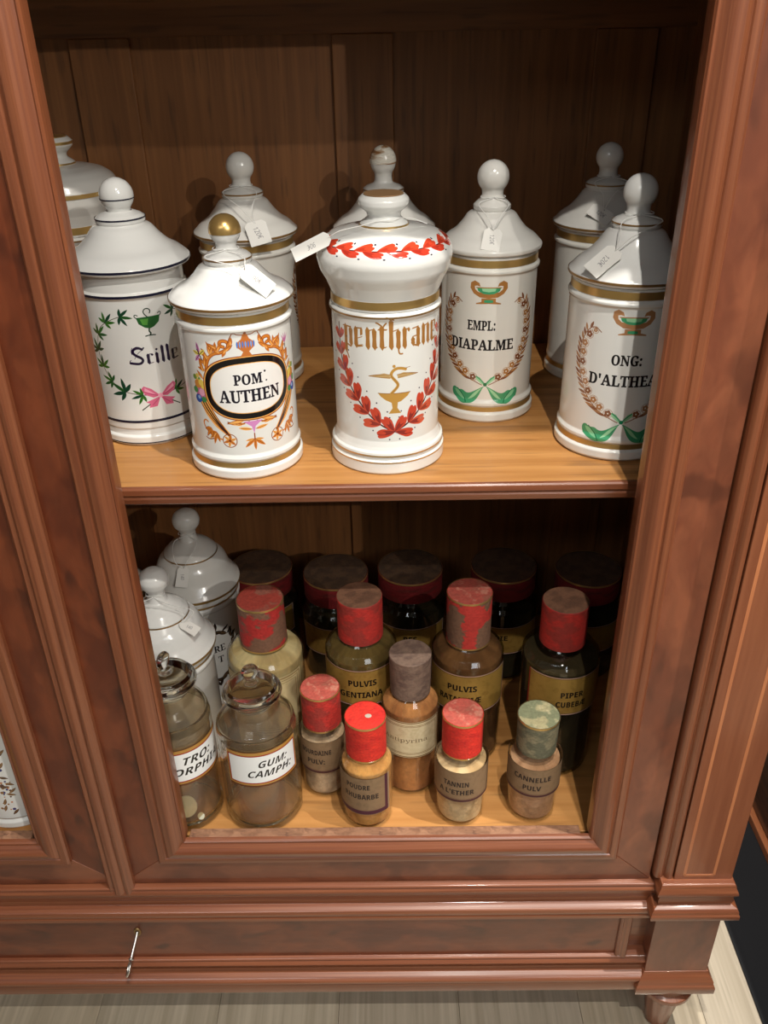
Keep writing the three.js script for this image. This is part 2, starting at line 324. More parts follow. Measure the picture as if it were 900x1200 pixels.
    if (!mir) {   // astragal that covers the joint of the two doors
      const ap = roundPts([[0, 0], [0, 0.006], [0.003, 0.0085], [0.007, 0.0065], [0.0085, 0.0085], [0.011, 0.0118, 0.003], [0.016, 0.0125, 0.003], [0.0195, 0.0095], [0.0215, 0.0075], [0.024, 0.0105], [0.0275, 0.0115, 0.002], [0.030, 0.0085], [0.0315, 0.0075], [0.0345, 0.0065], [0.0345, 0]], 0.0008).pts;
      mesh('astragal', sweep(ap, V(CX - 0.017, S - 0.5785, 0.0004), V(CX - 0.017, S + 0.64, 0.0004), V(1, 0, 0), f), M.maho[0], d);
    }
  };
  mk(false); mk(true);

  // corner posts with an inlaid line, pedestals and turned feet
  for (const s of [1, -1]) {
    const fx = (x) => (s > 0 ? x : 2 * CX - x), bx2 = (a, b, ...r) => box(Math.min(fx(a), fx(b)), Math.max(fx(a), fx(b)), ...r);
    const post = new THREE.Group(); post.name = 'corner_post'; cab.add(post);
    mesh('post_core', bx2(0.372, 0.4475, S - 0.556, S + 0.66, -0.02, 0.0125, 1), M.post, post);
    const pp = roundPts([[0, -0.012], [0, 0.006], [0.003, 0.0095], [0.0085, 0.0105, 0.003], [0.0105, 0.0075], [0.0122, 0.0062], [0.0135, 0.0085], [0.017, 0.0125, 0.003], [0.022, 0.0122, 0.003], [0.0238, 0.0085], [0.0238, -0.004]], 0.0008).pts;
    mesh('post_moulding', sweep(pp, V(fx(0.3475), S - 0.556, 0), V(fx(0.3475), S + 0.66, 0), V(s, 0, 0), V(0, 0, 1)), M.maho[2], post);
    for (const x of [0.3845, 0.4225]) mesh('inlay_line', bx2(x - 0.0019, x + 0.0019, S - 0.5475, S + 0.60, 0.0115, 0.01275, 1, 0.0001), M.inlay, post, 'thin light wood inlay line');
    mesh('inlay_line', bx2(0.3845, 0.4225, S - 0.5494, S - 0.5456, 0.0115, 0.01275, 0, 0.0001), M.inlay, post);
    const ped = new THREE.Group(); ped.name = 'pedestal'; cab.add(ped);
    // mouldings that run round three sides of the block: a stack of bevelled slabs, each a lathe-like frame
    const slab = (name, x0, x1, zf, pts, mat) => {
      // pts: [overhang, y] profile going down; sides left, front, right with mitres
      const pr = roundPts(pts.map(([o, y, r]) => [o, y, r]), 0.0008).pts.map(([o, y]) => [o, y]);
      const A = Math.min(fx(x0), fx(x1)), B = Math.max(fx(x0), fx(x1)), zb = -0.03, pos = [], idx = [], path = [[A, zb, -1, 0], [A, zf, -1, 1], [B, zf, 1, 1], [B, zb, 1, 0]];
      for (let e = 0; e < 3; e++) for (const [o, y] of pr) for (const q of [path[e], path[e + 1]]) pos.push(q[0] + q[2] * o, y, q[1] + q[3] * o);
      const n = pr.length; for (let e = 0; e < 3; e++) for (let i = 0; i < n - 1; i++) { const a = (e * n + i) * 2; idx.push(a, a + 2, a + 1, a + 1, a + 2, a + 3); }
      const g = new THREE.BufferGeometry(); g.setAttribute('position', new THREE.Float32BufferAttribute(pos, 3)); g.setIndex(idx);
      const q = toCreasedNormals(g, 0.5); boxUV(q, 0); mesh(name, q, mat, ped);
    };
    slab('cap_moulding', 0.3585, 0.4465, 0.018, [[0, S - 0.5555], [0.003, S - 0.556], [0.0045, S - 0.559], [0.0042, S - 0.562], [0.0075, S - 0.567, 0.003], [0.0085, S - 0.572, 0.003], [0.0055, S - 0.577], [0.004, S - 0.5785], [0.005, S - 0.586], [0.0035, S - 0.5935], [0.010, S - 0.5955], [0.0125, S - 0.600], [0.0125, S - 0.6045], [0.014, S - 0.606], [0.0142, S - 0.6135], [0.010, S - 0.617], [0, S - 0.617]], M.maho[1]);
    mesh('cap_top', bx2(0.357, 0.448, S - 0.5605, S - 0.5555, -0.03, 0.0195, 0, 0.0005), M.maho[1], ped);
    mesh('block', bx2(0.3575, 0.4445, S - 0.765, S - 0.61, -0.03, 0.0195, 1), M.burl[0], ped);
    slab('foot_moulding', 0.3585, 0.4445, 0.0185, [[0, S - 0.7435], [0.002, S - 0.744], [0.0025, S - 0.7475], [0.006, S - 0.752, 0.004], [0.0095, S - 0.758, 0.004], [0.0098, S - 0.7645], [0.0115, S - 0.766], [0.0125, S - 0.770, 0.003], [0.0122, S - 0.7815, 0.003], [0.009, S - 0.7845], [0, S - 0.785]], M.maho[0]);
    mesh('foot_plate', bx2(0.35, 0.453, S - 0.7845, S - 0.765, -0.03, 0.029, 0, 0.002), M.maho[2], ped);
    // turned foot with flutes
    const feet = [[fx(0.402), -0.005], [fx(0.402), -0.44]];
    for (const [x, z] of feet) {
      const foot = new THREE.Group(); foot.name = 'turned_foot'; foot.position.set(x, 0, z); cab.add(foot);
      mesh('collar', lathe([[0, S - 0.81], [0.036, S - 0.81], [0.039, S - 0.805], [0.039, S - 0.798], [0.033, S - 0.795], [0.031, S - 0.785], [0, S - 0.785]], { seg: 40, def: 0.002 }), M.maho[2], foot);
      const fl = lathe([[0, 0], [0.014, 0], [0.018, 0.006], [0.018, 0.012], [0.026, 0.07, 0.02], [0.033, S - 0.812], [0, S - 0.812]], { seg: 96, def: 0.002 });
      const p = fl.attributes.position; for (let i = 0; i < p.count; i++) { const a = Math.atan2(p.getX(i), p.getZ(i)), k = p.getY(i) > 0.015 ? 1 - 0.07 * (0.5 + 0.5 * Math.cos(a * 12)) : 1; p.setX(i, p.getX(i) * k); p.setZ(i, p.getZ(i) * k); } fl.computeVertexNormals();
      mesh('fluted_leg', fl, M.maho[1], foot);
    }
  }
  // base: cornice, drawer front and plinth moulding between the pedestals
  const bL = 2 * CX - 0.3585, bR = 0.3585, run = (name, pts, mat, x0 = bL, x1 = bR) => mesh(name, sweep(roundPts(pts.map(([z, y, r]) => [y, z, r]), 0.0008).pts, V(x0, S, 0), V(x1, S, 0), V(0, 1, 0), V(0, 0, 1)), mat, cab);
  run('base_moulding', [[-0.02, -0.5705], [0.007, -0.5708], [0.009, -0.5725], [0.0065, -0.5745], [0.0095, -0.578, 0.003], [0.0108, -0.582, 0.003], [0.0085, -0.586], [0.009, -0.588], [0.006, -0.590], [0.005, -0.600, 0.004], [0.0065, -0.6065], [0.0125, -0.607], [0.0165, -0.6095, 0.004], [0.0185, -0.615, 0.004], [0.0165, -0.620], [0.018, -0.622], [0.0175, -0.628], [0.012, -0.6305], [-0.02, -0.6305]], M.maho[1]);
  mesh('base_core', box(bL, bR, S - 0.78, S - 0.575, ZB - 0.02, -0.004, 0), M.maho[2], cab);
  const drawer = new THREE.Group(); drawer.name = 'drawer'; cab.add(drawer);
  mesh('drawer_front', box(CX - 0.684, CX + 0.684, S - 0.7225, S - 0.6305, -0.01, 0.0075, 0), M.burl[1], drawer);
  for (const s of [1, -1]) mesh('drawer_moulding', sweep(roundPts([[0, 0], [0, 0.0035], [0.0025, 0.0058], [0.005, 0.004], [0.0085, 0.0065, 0.003], [0.0135, 0.0075], [0.016, 0.004], [0.016, -0.004]], 0.0008).pts, V(CX + s * 0.667, S - 0.719, 0.0075), V(CX + s * 0.667, S - 0.6305, 0.0075), V(s, 0, 0), V(0, 0, 1)), M.maho[0], drawer);
  const esc = lathe([[0, 0.0002], [0.0075, 0.0002], [0.006, 0.002], [0.003, 0.002], [0.003, 0.0004]], { seg: 24 }); esc.rotateX(Math.PI / 2); esc.scale(0.75, 1.2, 1); esc.translate(-0.3452, S - 0.662, 0.0075); mesh('keyhole_plate', esc, M.brassOld, drawer, 'small oval brass keyhole plate');
  run('plinth_moulding', [[-0.02, -0.7195], [0.0115, -0.7195], [0.0135, -0.7215], [0.0115, -0.7235], [0.0145, -0.726, 0.002], [0.0165, -0.729, 0.002], [0.0135, -0.733], [0.0115, -0.742, 0.006], [0.0145, -0.748], [0.0195, -0.7495, 0.004], [0.0255, -0.753, 0.004], [0.026, -0.758, 0.003], [0.0215, -0.7625], [0.0225, -0.764], [0.0225, -0.783], [-0.02, -0.783]], M.maho[0]);
}
// key hanging out of the drawer lock
{
  const k = thing('key', 'slim silver key sticking out of the drawer lock', 'key', [-0.3452, S - 0.662, 0.008]);
  const a = V(0, 0, 0), b = V(-0.0065, -0.0255, 0.047), d = b.clone().sub(a).normalize(), q = new THREE.Quaternion().setFromUnitVectors(V(0, 1, 0), d), L = b.length();
  const put = (name, g, m = M.steel) => { g.applyQuaternion(q); mesh(name, g, m, k); };
  put('shank', lathe([[0, 0.0], [0.0019, 0.0], [0.0019, L * 0.62], [0, L * 0.62]], { seg: 16 }));
  put('collar', lathe([[0, L * 0.6], [0.0028, L * 0.6], [0.0034, L * 0.63], [0.0028, L * 0.66], [0, L * 0.66]], { seg: 20, def: 0.0005 }));
  const bow = new THREE.TorusGeometry(0.0085, 0.0016, 8, 28); bow.scale(1, 1.1, 1); bow.rotateY(Math.PI / 2 - 0.6); bow.translate(0, L * 0.66 + 0.0095, 0); put('bow', bow);
}
// to the right of the cabinet: a brown chest on a black mat
{
  const mt = mesh('floor_mat', box(0.558, 1.55, 0, 0.004, RZ0 + 0.01, 0.62, 2, 0.002), std({ color: new THREE.Color(0.012, 0.013, 0.016), roughness: 0.95 }));
  mt.userData = { label: 'black mat on the floor to the right of the cabinet', category: 'mat' };
  const c = thing('wooden_chest', 'dark brown wooden chest standing on the black mat right of the cabinet', 'chest', [1.05, 0.004, -0.12]);
  const dk = woodMat(woodTex(140, [64, 38, 22], [88, 54, 32], [0.2, 0.6]));
  mesh('body', box(-0.37, 0.37, 0.02, 0.52, -0.40, 0.40, 2, 0.003), dk, c);
  mesh('lid', box(-0.385, 0.385, 0.522, 0.57, -0.415, 0.415, 2, 0.006), dk, c);
  mesh('plinth', box(-0.38, 0.38, 0, 0.018, -0.41, 0.41, 2, 0.002), M.inlay, c, 'lighter strip along the bottom edge');
}

// ---------------------------------------------------------------- painted decoration (print on the porcelain), drawn in millimetres: x round the jar from its front, h up from its foot
function wrap(R, H, ground, draw, px = 2048) {
  const per = 2 * Math.PI * R * 1000, s = px / per, [c, g] = canvas(px, Math.min(2048, Math.round(s * H * 1000)));
  g.fillStyle = ground; g.fillRect(0, 0, c.width, c.height);
  g.translate(px / 2, c.height); g.scale(s, s); g.lineJoin = g.lineCap = 'round'; draw(g); return canvasTex(c);
}
const GROUND = 'rgb(224,224,220)', GROUND_OLD = 'rgb(218,216,208)';
function poly(g, pts, fill) { g.beginPath(); pts.forEach(([x, h], i) => (i ? g.lineTo(x, -h) : g.moveTo(x, -h))); g.closePath(); g.fillStyle = fill; g.fill(); }
function line(g, pts, w, col, curve = true) {
  g.beginPath(); g.moveTo(pts[0][0], -pts[0][1]);
  if (curve && pts.length > 2) { for (let i = 1; i < pts.length - 1; i++) { const mx = i === pts.length - 2 ? pts[i + 1][0] : (pts[i][0] + pts[i + 1][0]) / 2, my = i === pts.length - 2 ? pts[i + 1][1] : (pts[i][1] + pts[i + 1][1]) / 2; g.quadraticCurveTo(pts[i][0], -pts[i][1], mx, -my); } } else for (const p of pts.slice(1)) g.lineTo(p[0], -p[1]);
  g.strokeStyle = col; g.lineWidth = w; g.stroke();
}
const dot = (g, x, h, r, col) => { g.beginPath(); g.arc(x, -h, r, 0, 7); g.fillStyle = col; g.fill(); };
function leaf(g, x, h, ang, L, w, col, vein) {   // pointed leaf from (x, h) in direction ang (degrees, anticlockwise from +x)
  g.save(); g.translate(x, -h); g.rotate(-ang * DEG); g.beginPath(); g.moveTo(0, 0); g.quadraticCurveTo(L * 0.4, -w, L, 0); g.quadraticCurveTo(L * 0.4, w, 0, 0); g.fillStyle = col; g.fill();
  if (vein) { g.beginPath(); g.moveTo(0, 0); g.lineTo(L * 0.8, 0); g.strokeStyle = vein; g.lineWidth = w * 0.16; g.stroke(); } g.restore();
}
function petal(g, x, h, ang, L, w, col, dark) {  // broad brush leaf with a notched tip
  g.save(); g.translate(x, -h); g.rotate(-ang * DEG);
  g.beginPath(); g.moveTo(0, 0); g.bezierCurveTo(L * 0.2, -w * 0.6, L * 0.55, -w, L * 0.9, -w * 0.8); g.quadraticCurveTo(L * 1.05, -w * 0.4, L * 0.9, -w * 0.1); g.quadraticCurveTo(L * 1.08, w * 0.25, L * 0.92, w * 0.6); g.quadraticCurveTo(L * 0.7, w * 1.1, L * 0.45, w * 0.75); g.quadraticCurveTo(L * 0.15, w * 0.5, 0, 0); g.fillStyle = col; g.fill();
  g.beginPath(); g.moveTo(0, 0); g.quadraticCurveTo(L * 0.35, -w * 0.5, L * 0.62, -w * 0.25); g.quadraticCurveTo(L * 0.35, w * 0.1, L * 0.7, w * 0.5); g.quadraticCurveTo(L * 0.3, w * 0.55, 0, 0); g.fillStyle = dark; g.globalAlpha = 0.55; g.fill(); g.globalAlpha = 1; g.restore();
}
function along(pts, n) {     // n points with tangent angle along a polyline
  const seg = pts.slice(1).map((p, i) => Math.hypot(p[0] - pts[i][0], p[1] - pts[i][1])), L = seg.reduce((a, b) => a + b, 0), out = [];
  for (let k = 0; k < n; k++) { let d = L * k / (n - 1), i = 0; while (i < seg.length - 1 && d > seg[i]) d -= seg[i++]; const t = clamp(d / seg[i]), a = pts[i], b = pts[i + 1]; out.push([a[0] + (b[0] - a[0]) * t, a[1] + (b[1] - a[1]) * t, Math.atan2(b[1] - a[1], b[0] - a[0]) / DEG]); }
  return out;
}
function text(g, str, x, h, size, col, { font = 'serif', weight = 'bold', w, align = 'center', skew = 0, tilt = 0, heavy = 0 } = {}) {
  g.save(); g.translate(x, -h); g.rotate(-tilt * DEG); if (skew) g.transform(1, 0, -skew, 1, 0, 0); g.font = `${weight} 40px ${font}`; g.textAlign = align; g.textBaseline = 'alphabetic';
  const m = g.measureText(str).width, k = size / 29; g.scale(w ? w / m : k, k); g.fillStyle = col; g.fillText(str, 0, 0); if (heavy) { g.strokeStyle = col; g.lineWidth = heavy; g.strokeText(str, 0, 0); } g.restore();
}
// blackletter: strokes of a broad pen, in units of the x height
const BL = {
  p: [0.78, [['s', 0.16, -0.32, 1.0], ['s', 0.56, 0.04, 0.92], ['d', 0.16, 0.92, 0.56, 0.98], ['d', 0.1, 0.1, 0.56, 0.02], ['d', -0.06, 0.9, 0.16, 1.02], ['h', [[0.2, -0.28], [0.28, -0.4], [0.36, -0.6]]]]],
  e: [0.76, [['s', 0.16, 0.02, 0.98], ['t', 0.52, 0.60, 0.96], ['d', 0.16, 0.92, 0.52, 1.0], ['d', 0.2, 0.40, 0.56, 0.60], ['d', 0.16, 0.05, 0.56, 0.2], ['d', 0.2, 0.0, 0.6, 0.15]]],
  n: [0.78, [['s', 0.16, 0.0, 1.0], ['s', 0.56, 0.0, 0.96], ['d', 0.16, 0.84, 0.56, 1.0], ['d', 0.56, 0.02, 0.72, 0.12]]],
  t: [0.6, [['s', 0.22, 0.0, 1.12], ['d', 0.02, 0.92, 0.5, 0.98], ['d', 0.22, 0.02, 0.46, 0.14], ['h', [[0.22, 1.1], [0.1, 1.22], [-0.1, 1.28]]], ['h', [[0.26, 1.0], [0.36, 1.18], [0.48, 1.26]]]]],
  h: [0.8, [['s', 0.16, 0.0, 1.42], ['s', 0.58, -0.02, 0.9], ['d', 0.16, 0.8, 0.58, 0.98], ['h', [[0.16, 1.4], [0.06, 1.52], [-0.1, 1.54]]], ['h', [[0.3, 1.42], [0.22, 1.5], [0.16, 1.36]]], ['h', [[0.58, 0.04], [0.6, -0.2], [0.7, -0.28], [0.82, -0.26]]]]],
  r: [0.56, [['s', 0.16, 0.0, 1.0], ['d', 0.16, 0.86, 0.4, 0.98], ['k', 0.42, 0.88]]],
  a: [0.74, [['s', 0.5, 0.0, 0.92], ['s', 0.14, 0.08, 0.46], ['d', 0.14, 0.46, 0.5, 0.58], ['d', 0.14, 0.08, 0.5, 0.04], ['d', 0.1, 0.86, 0.5, 0.98], ['d', 0.5, 0.02, 0.66, 0.12]]],
  c: [0.58, [['s', 0.16, 0.04, 0.96], ['d', 0.16, 0.92, 0.42, 0.98], ['k', 0.44, 0.86], ['d', 0.16, 0.06, 0.46, 0.16]]],
  i: [0.42, [['s', 0.18, 0.0, 1.0], ['k', 0.2, 1.3]]],
  l: [0.4, [['s', 0.18, 0.0, 1.55]]],
};
function blackletter(g, str, x0, h0, xh, width, col, pen = 0.2) {
  const tot = [...str].reduce((a, c) => a + BL[c][0], 0), kx = width / tot; let x = x0;
  const P = (a, b) => [x + a * kx, h0 + b * xh];
  for (const ch of str) {
    for (const s of BL[ch][1]) {
      const w = pen / 2;
      if (s[0] === 's') { const [, sx, a, b] = s; poly(g, [P(sx - w, a + 0.12), P(sx + 0.03, a - 0.07), P(sx + w, a + 0.1), P(sx + w * 0.8, (a + b) / 2), P(sx + w, b - 0.1), P(sx - 0.03, b + 0.07), P(sx - w, b - 0.1), P(sx - w * 0.8, (a + b) / 2)], col); }
      if (s[0] === 't') { const [, sx, a, b] = s; poly(g, [P(sx - w * 0.55, a), P(sx + w * 0.55, a + 0.06), P(sx + w * 0.6, b - 0.05), P(sx, b + 0.06), P(sx - w * 0.55, b - 0.08)], col); }
      if (s[0] === 'd') { const [, ax, ay, bx, by] = s; poly(g, [P(ax - 0.06, ay), P(ax + 0.02, ay + 0.07), P(bx + 0.06, by), P(bx - 0.02, by - 0.07)], col); }
      if (s[0] === 'k') { const [, ax, ay] = s; poly(g, [P(ax - 0.1, ay), P(ax, ay + 0.12), P(ax + 0.1, ay), P(ax, ay - 0.12)], col); }
      if (s[0] === 'h') line(g, s[1].map(([a, b]) => P(a, b)), pen * 0.32 * kx, col);
    }
    x += BL[ch][0] * kx;
  }
}
const GOLD = 'rgb(164,112,58)', GOLD_D = 'rgb(120,70,38)';
// wreath of flowers and leaves with a green bow and a double headed cup, in gold
function wreathDecor(g, cx, lines, o = {}) {
  const gold = o.gold ?? GOLD, dk = o.dark ?? GOLD_D, ty = o.ty ?? 0;
  const H = (y) => y + ty;
  for (const s of [-1, 1]) {
    const arc = [[18, 53], [32, 61], [46, 76], [55, 95], [58, 112], [57, 128], [50, 143], [40, 149], [33, 143]].map(([x, y]) => [cx + s * x * 0.94, H(y)]);
    line(g, [[cx + s * 4, H(47)], ...arc], 0.9, dk);
    along(arc, 12).forEach(([x, h, a], i) => {
      const inn = a + s * 90, r = i > 9 ? 2.2 : 3.5, fx = x + Math.cos(inn * DEG) * 4.2, fh = h + Math.sin(inn * DEG) * 4.2; if (i > 10) return;
      g.beginPath(); g.arc(fx, -fh, r + 1.3, 0, 7); g.strokeStyle = gold; g.lineWidth = 0.5; g.stroke();
      for (let k = 0; k < 5; k++) dot(g, fx + Math.cos(k * 1.257) * r * 0.62, fh + Math.sin(k * 1.257) * r * 0.62, r * 0.5, i % 3 ? gold : dk);
      dot(g, fx, fh, r * 0.25, 'rgb(232,228,220)');
    });
    along(arc, 24).forEach(([x, h, a], i) => { if (i < 21) leaf(g, x, h, a - s * (i < 3 ? 12 : 34), i < 3 ? 14 : 11.5 - i * 0.15, 3.0, i % 2 ? gold : dk); });
    // bow
    const G1 = 'rgb(62,150,104)', G2 = 'rgb(150,206,160)', G3 = 'rgb(22,108,70)';
    poly(g, [[cx, H(47)], [cx + s * 6, H(56)], [cx + s * 11, H(58)], [cx + s * 11, H(54)], [cx + s * 4, H(48)]], G2); line(g, [[cx, H(47)], [cx + s * 4, H(53)], [cx + s * 10, H(57)]], 1.6, G1);
    g.beginPath(); const q = (x, y) => [cx + s * x, -H(y)];
    g.moveTo(...q(0, 46)); g.bezierCurveTo(...q(6, 42), ...q(6, 26), ...q(18, 24)); g.bezierCurveTo(...q(28, 22), ...q(24, 22), ...q(40, 30)); g.bezierCurveTo(...q(44, 38), ...q(40, 42), ...q(36, 40)); g.bezierCurveTo(...q(32, 36), ...q(30, 40), ...q(26, 38)); g.bezierCurveTo(...q(18, 32), ...q(14, 40), ...q(0, 46)); g.fillStyle = G1; g.fill();
    g.beginPath(); g.moveTo(...q(2, 44)); g.bezierCurveTo(...q(8, 40), ...q(10, 30), ...q(20, 28)); g.bezierCurveTo(...q(16, 32), ...q(12, 40), ...q(2, 44)); g.fillStyle = G2; g.fill();
    g.beginPath(); g.moveTo(...q(22, 27)); g.bezierCurveTo(...q(26, 34), ...q(30, 38), ...q(38, 38)); g.bezierCurveTo(...q(36, 32), ...q(30, 28), ...q(22, 27)); g.fillStyle = G2; g.globalAlpha = 0.7; g.fill(); g.globalAlpha = 1;
    line(g, [[cx + s * 22, H(25)], [cx + s * 25, H(32)], [cx + s * 34, H(39)]], 1.3, G3);
    dot(g, cx, H(47.5), 2.2, G3);
    // cup with two bird heads
    const b = (x, y) => [cx + s * x, H(y)];
    poly(g, [b(0, 149), b(10, 150), b(17, 154), b(21, 160), b(20.5, 166), b(16, 168.5), b(11, 166), b(9.5, 162), b(13, 163), b(16, 162.5), b(15.5, 159), b(12, 156), b(0, 154.5)], gold);
    poly(g, [b(0, 143), b(14, 142.2), b(14, 143.4), b(8, 145), b(8, 149), b(0, 149)], gold);
    poly(g, [b(0, 160.5), b(13.2, 160.5), b(12, 157), b(6, 154), b(0, 153.4)], G1); poly(g, [b(0, 160.5), b(8, 160), b(7, 157), b(0, 156)], G2);
    line(g, [b(0, 160.8), b(14, 160.8)], 1.1, gold, false); poly(g, [b(0, 147.5), b(5, 147), b(5, 144.4), b(0, 144)], G1);
  }
  for (const [t, x, h, w, size] of lines) text(g, t, cx + x, H(h), size, 'rgb(22,20,24)', { w, heavy: 1.4 });
}
function penthraneDecor(g) {
  blackletter(g, 'penthrane', -47, 137, 21, 112, 'rgb(160,110,54)', 0.28);
  const red = 'rgb(196,70,48)', dk = 'rgb(92,30,34)', cx = 7.8;
  for (const s of [-1, 1]) {
    const arc = [[0, 47.5], [10, 52], [24, 63], [37, 78], [49, 95], [59, 116], [63, 135], [63, 158]].map(([x, y]) => [cx + s * x, y]);
    line(g, arc, 1.6, 'rgb(70,34,36)');
    along(arc, 9).forEach(([x, h, a], i) => { if (i > 7) return; const fs = 1 - Math.max(0, i - 4) * 0.11; petal(g, x, h, a + s * 30, 20 * fs, 5.8 * fs, red, dk); petal(g, x + 1, h, a - s * 34, 20 * fs, 5.8 * fs, i ? 'rgb(206,84,58)' : red, dk);
      const q = (a - s * 90) * DEG; dot(g, x + Math.cos(q) * 13, h + Math.sin(q) * 13 + 3, 0.8, 'rgb(60,46,60)'); dot(g, x - Math.cos(q) * 12, h - Math.sin(q) * 12 + 5, 0.8, 'rgb(60,46,60)'); });
    line(g, [[cx, 47], [cx + s * 8, 43], [cx + s * 18, 44]], 0.7, 'rgb(120,40,40)');
  }
  const G = 'rgb(186,140,66)', D = 'rgb(140,96,46)';
  poly(g, [[-8.5, 90.5], [25, 90], [22, 86], [15, 81], [11.5, 80], [11, 74], [15, 68], [2, 68], [6, 74], [5, 80], [-1, 83], [-6, 87]], G); line(g, [[-8.5, 90.5], [8, 89.4], [25, 90]], 0.8, D);
  line(g, [[5, 90], [9, 94], [13, 99], [8, 105], [4, 110], [8, 116], [15, 117], [20, 115]], 3.0, G); line(g, [[5, 90], [9, 94], [13, 99], [8, 105], [4, 110]], 0.5, D); line(g, [[19, 116], [25, 117]], 0.5, D); dot(g, 8, 119, 1.6, G);
  for (const s of [-1, 1]) { poly(g, [[8 + s * 3, 110], [8 + s * 10, 112], [8 + s * 26, 108.5], [8 + s * 12, 107], [8 + s * 4, 106]], 'rgb(196,164,110)'); line(g, [[8 + s * 3, 110], [8 + s * 14, 112], [8 + s * 26, 108.5]], 0.6, D); line(g, [[8 + s * 4, 107], [8 + s * 14, 107.6], [8 + s * 26, 108.5]], 0.6, D); line(g, [[8 + s * 5, 108.6], [8 + s * 15, 109.8], [8 + s * 22, 109.2]], 0.4, D); }
  text(g, 'fhm', 41, 58, 2.6, 'rgb(150,140,136)', { weight: 'normal', tilt: 40 });
}
function scilleDecor(g) {
  const ink = 'rgb(34,22,52)';
  // capital S, then cille
  for (const off of [0, 1.4]) line(g, [[26, 114 - off * 0.3], [22, 117 - off], [17, 115 - off], [15.5, 111 - off], [19, 107.5 - off], [24, 105 - off], [26, 101.5 - off], [23, 98 - off * 0.4], [17, 98.4], [12, 99.5]], off ? 0.9 : 2.7, ink);
  line(g, [[15, 109], [13.6, 112.5], [16, 116.5]], 0.6, ink); line(g, [[12, 99.5], [10.5, 101.5], [13, 102.6]], 0.7, ink); line(g, [[17, 104], [20, 110], [25, 112.5]], 0.5, ink); line(g, [[26, 114], [28, 115.6]], 1.6, ink);
  blackletter(g, 'cille', 29, 96.5, 12, 41, ink, 0.23);
  const G = ['rgb(46,96,44)', 'rgb(30,70,50)', 'rgb(62,118,40)'];
  const pts = [[8, 151], [3, 150], [-17, 140.5], [-24.4, 123.6], [-26.3, 103.8], [-18.4, 83.2], [-4, 66.9], [14.5, 62.5], [38.3, 58.9]];
  const stem = (P) => { line(g, P, 0.7, 'rgb(74,70,50)'); along(P, 9).forEach(([x, h, a], i) => { if (i === 8) return; const big = i === 6 ? 1.35 : 1; for (const [d, L] of [[0, 14], [46, 12.5], [-46, 12.5], [92, 9], [-92, 9]]) leaf(g, x, h, a + 180 + d + (i % 2 ? 25 : -20), L * big, 3.3 * big, G[(i + (d ? 1 : 0)) % 3], 'rgb(28,58,34)'); }); };
  stem(pts); stem(pts.map(([x, y]) => [76.6 - x, y]));
  // goblet with a snake
  const D = 'rgb(32,52,36)'; poly(g, [[25, 149], [51, 149], [49, 142], [43, 137.5], [38, 136], [33, 137.5], [27, 142]], 'rgb(34,92,40)'); poly(g, [[29, 147], [38, 147], [36, 140], [31, 141]], 'rgb(84,150,60)');
  line(g, [[37.5, 136], [36.5, 133], [39, 131], [37.5, 128.8]], 1.5, D); line(g, [[32.5, 128.2], [38, 129.4], [43, 128.2]], 1.2, D); line(g, [[26, 148], [23, 150], [24.5, 153], [27, 151]], 0.9, D); line(g, [[50, 148], [53, 150], [51.5, 153], [49, 151]], 0.9, D); line(g, [[37, 149], [33, 153], [34.5, 157.5], [39, 158], [41.5, 155], [40, 152.6]], 1.1, D);
  // pink bow
  const K = 'rgb(214,104,138)', K2 = 'rgb(236,160,184)', K3 = 'rgb(176,60,98)';
  for (const s of [-1, 1]) { poly(g, [[38.3, 58.9], [38.3 + s * 9, 68], [38.3 + s * 17, 72], [38.3 + s * 20, 69], [38.3 + s * 17, 62], [38.3 + s * 8, 57.5]], K); poly(g, [[38.3 + s * 5, 61], [38.3 + s * 16, 70], [38.3 + s * 17, 66]], K2); line(g, [[38.3 + s * 3, 59.5], [38.3 + s * 12, 62], [38.3 + s * 18, 66]], 0.6, K3); poly(g, [[38.3, 58.5], [38.3 + s * 5, 47], [38.3 + s * 14, 46], [38.3 + s * 13, 51], [38.3 + s * 17, 53]], K); line(g, [[38.3, 58], [38.3 + s * 10, 49]], 0.6, K3); line(g, [[38.3 + s * 13, 50], [38.3 + s * 22, 44]], 1.1, 'rgb(50,56,40)'); }
  dot(g, 38.3, 59, 2.8, K2);
}
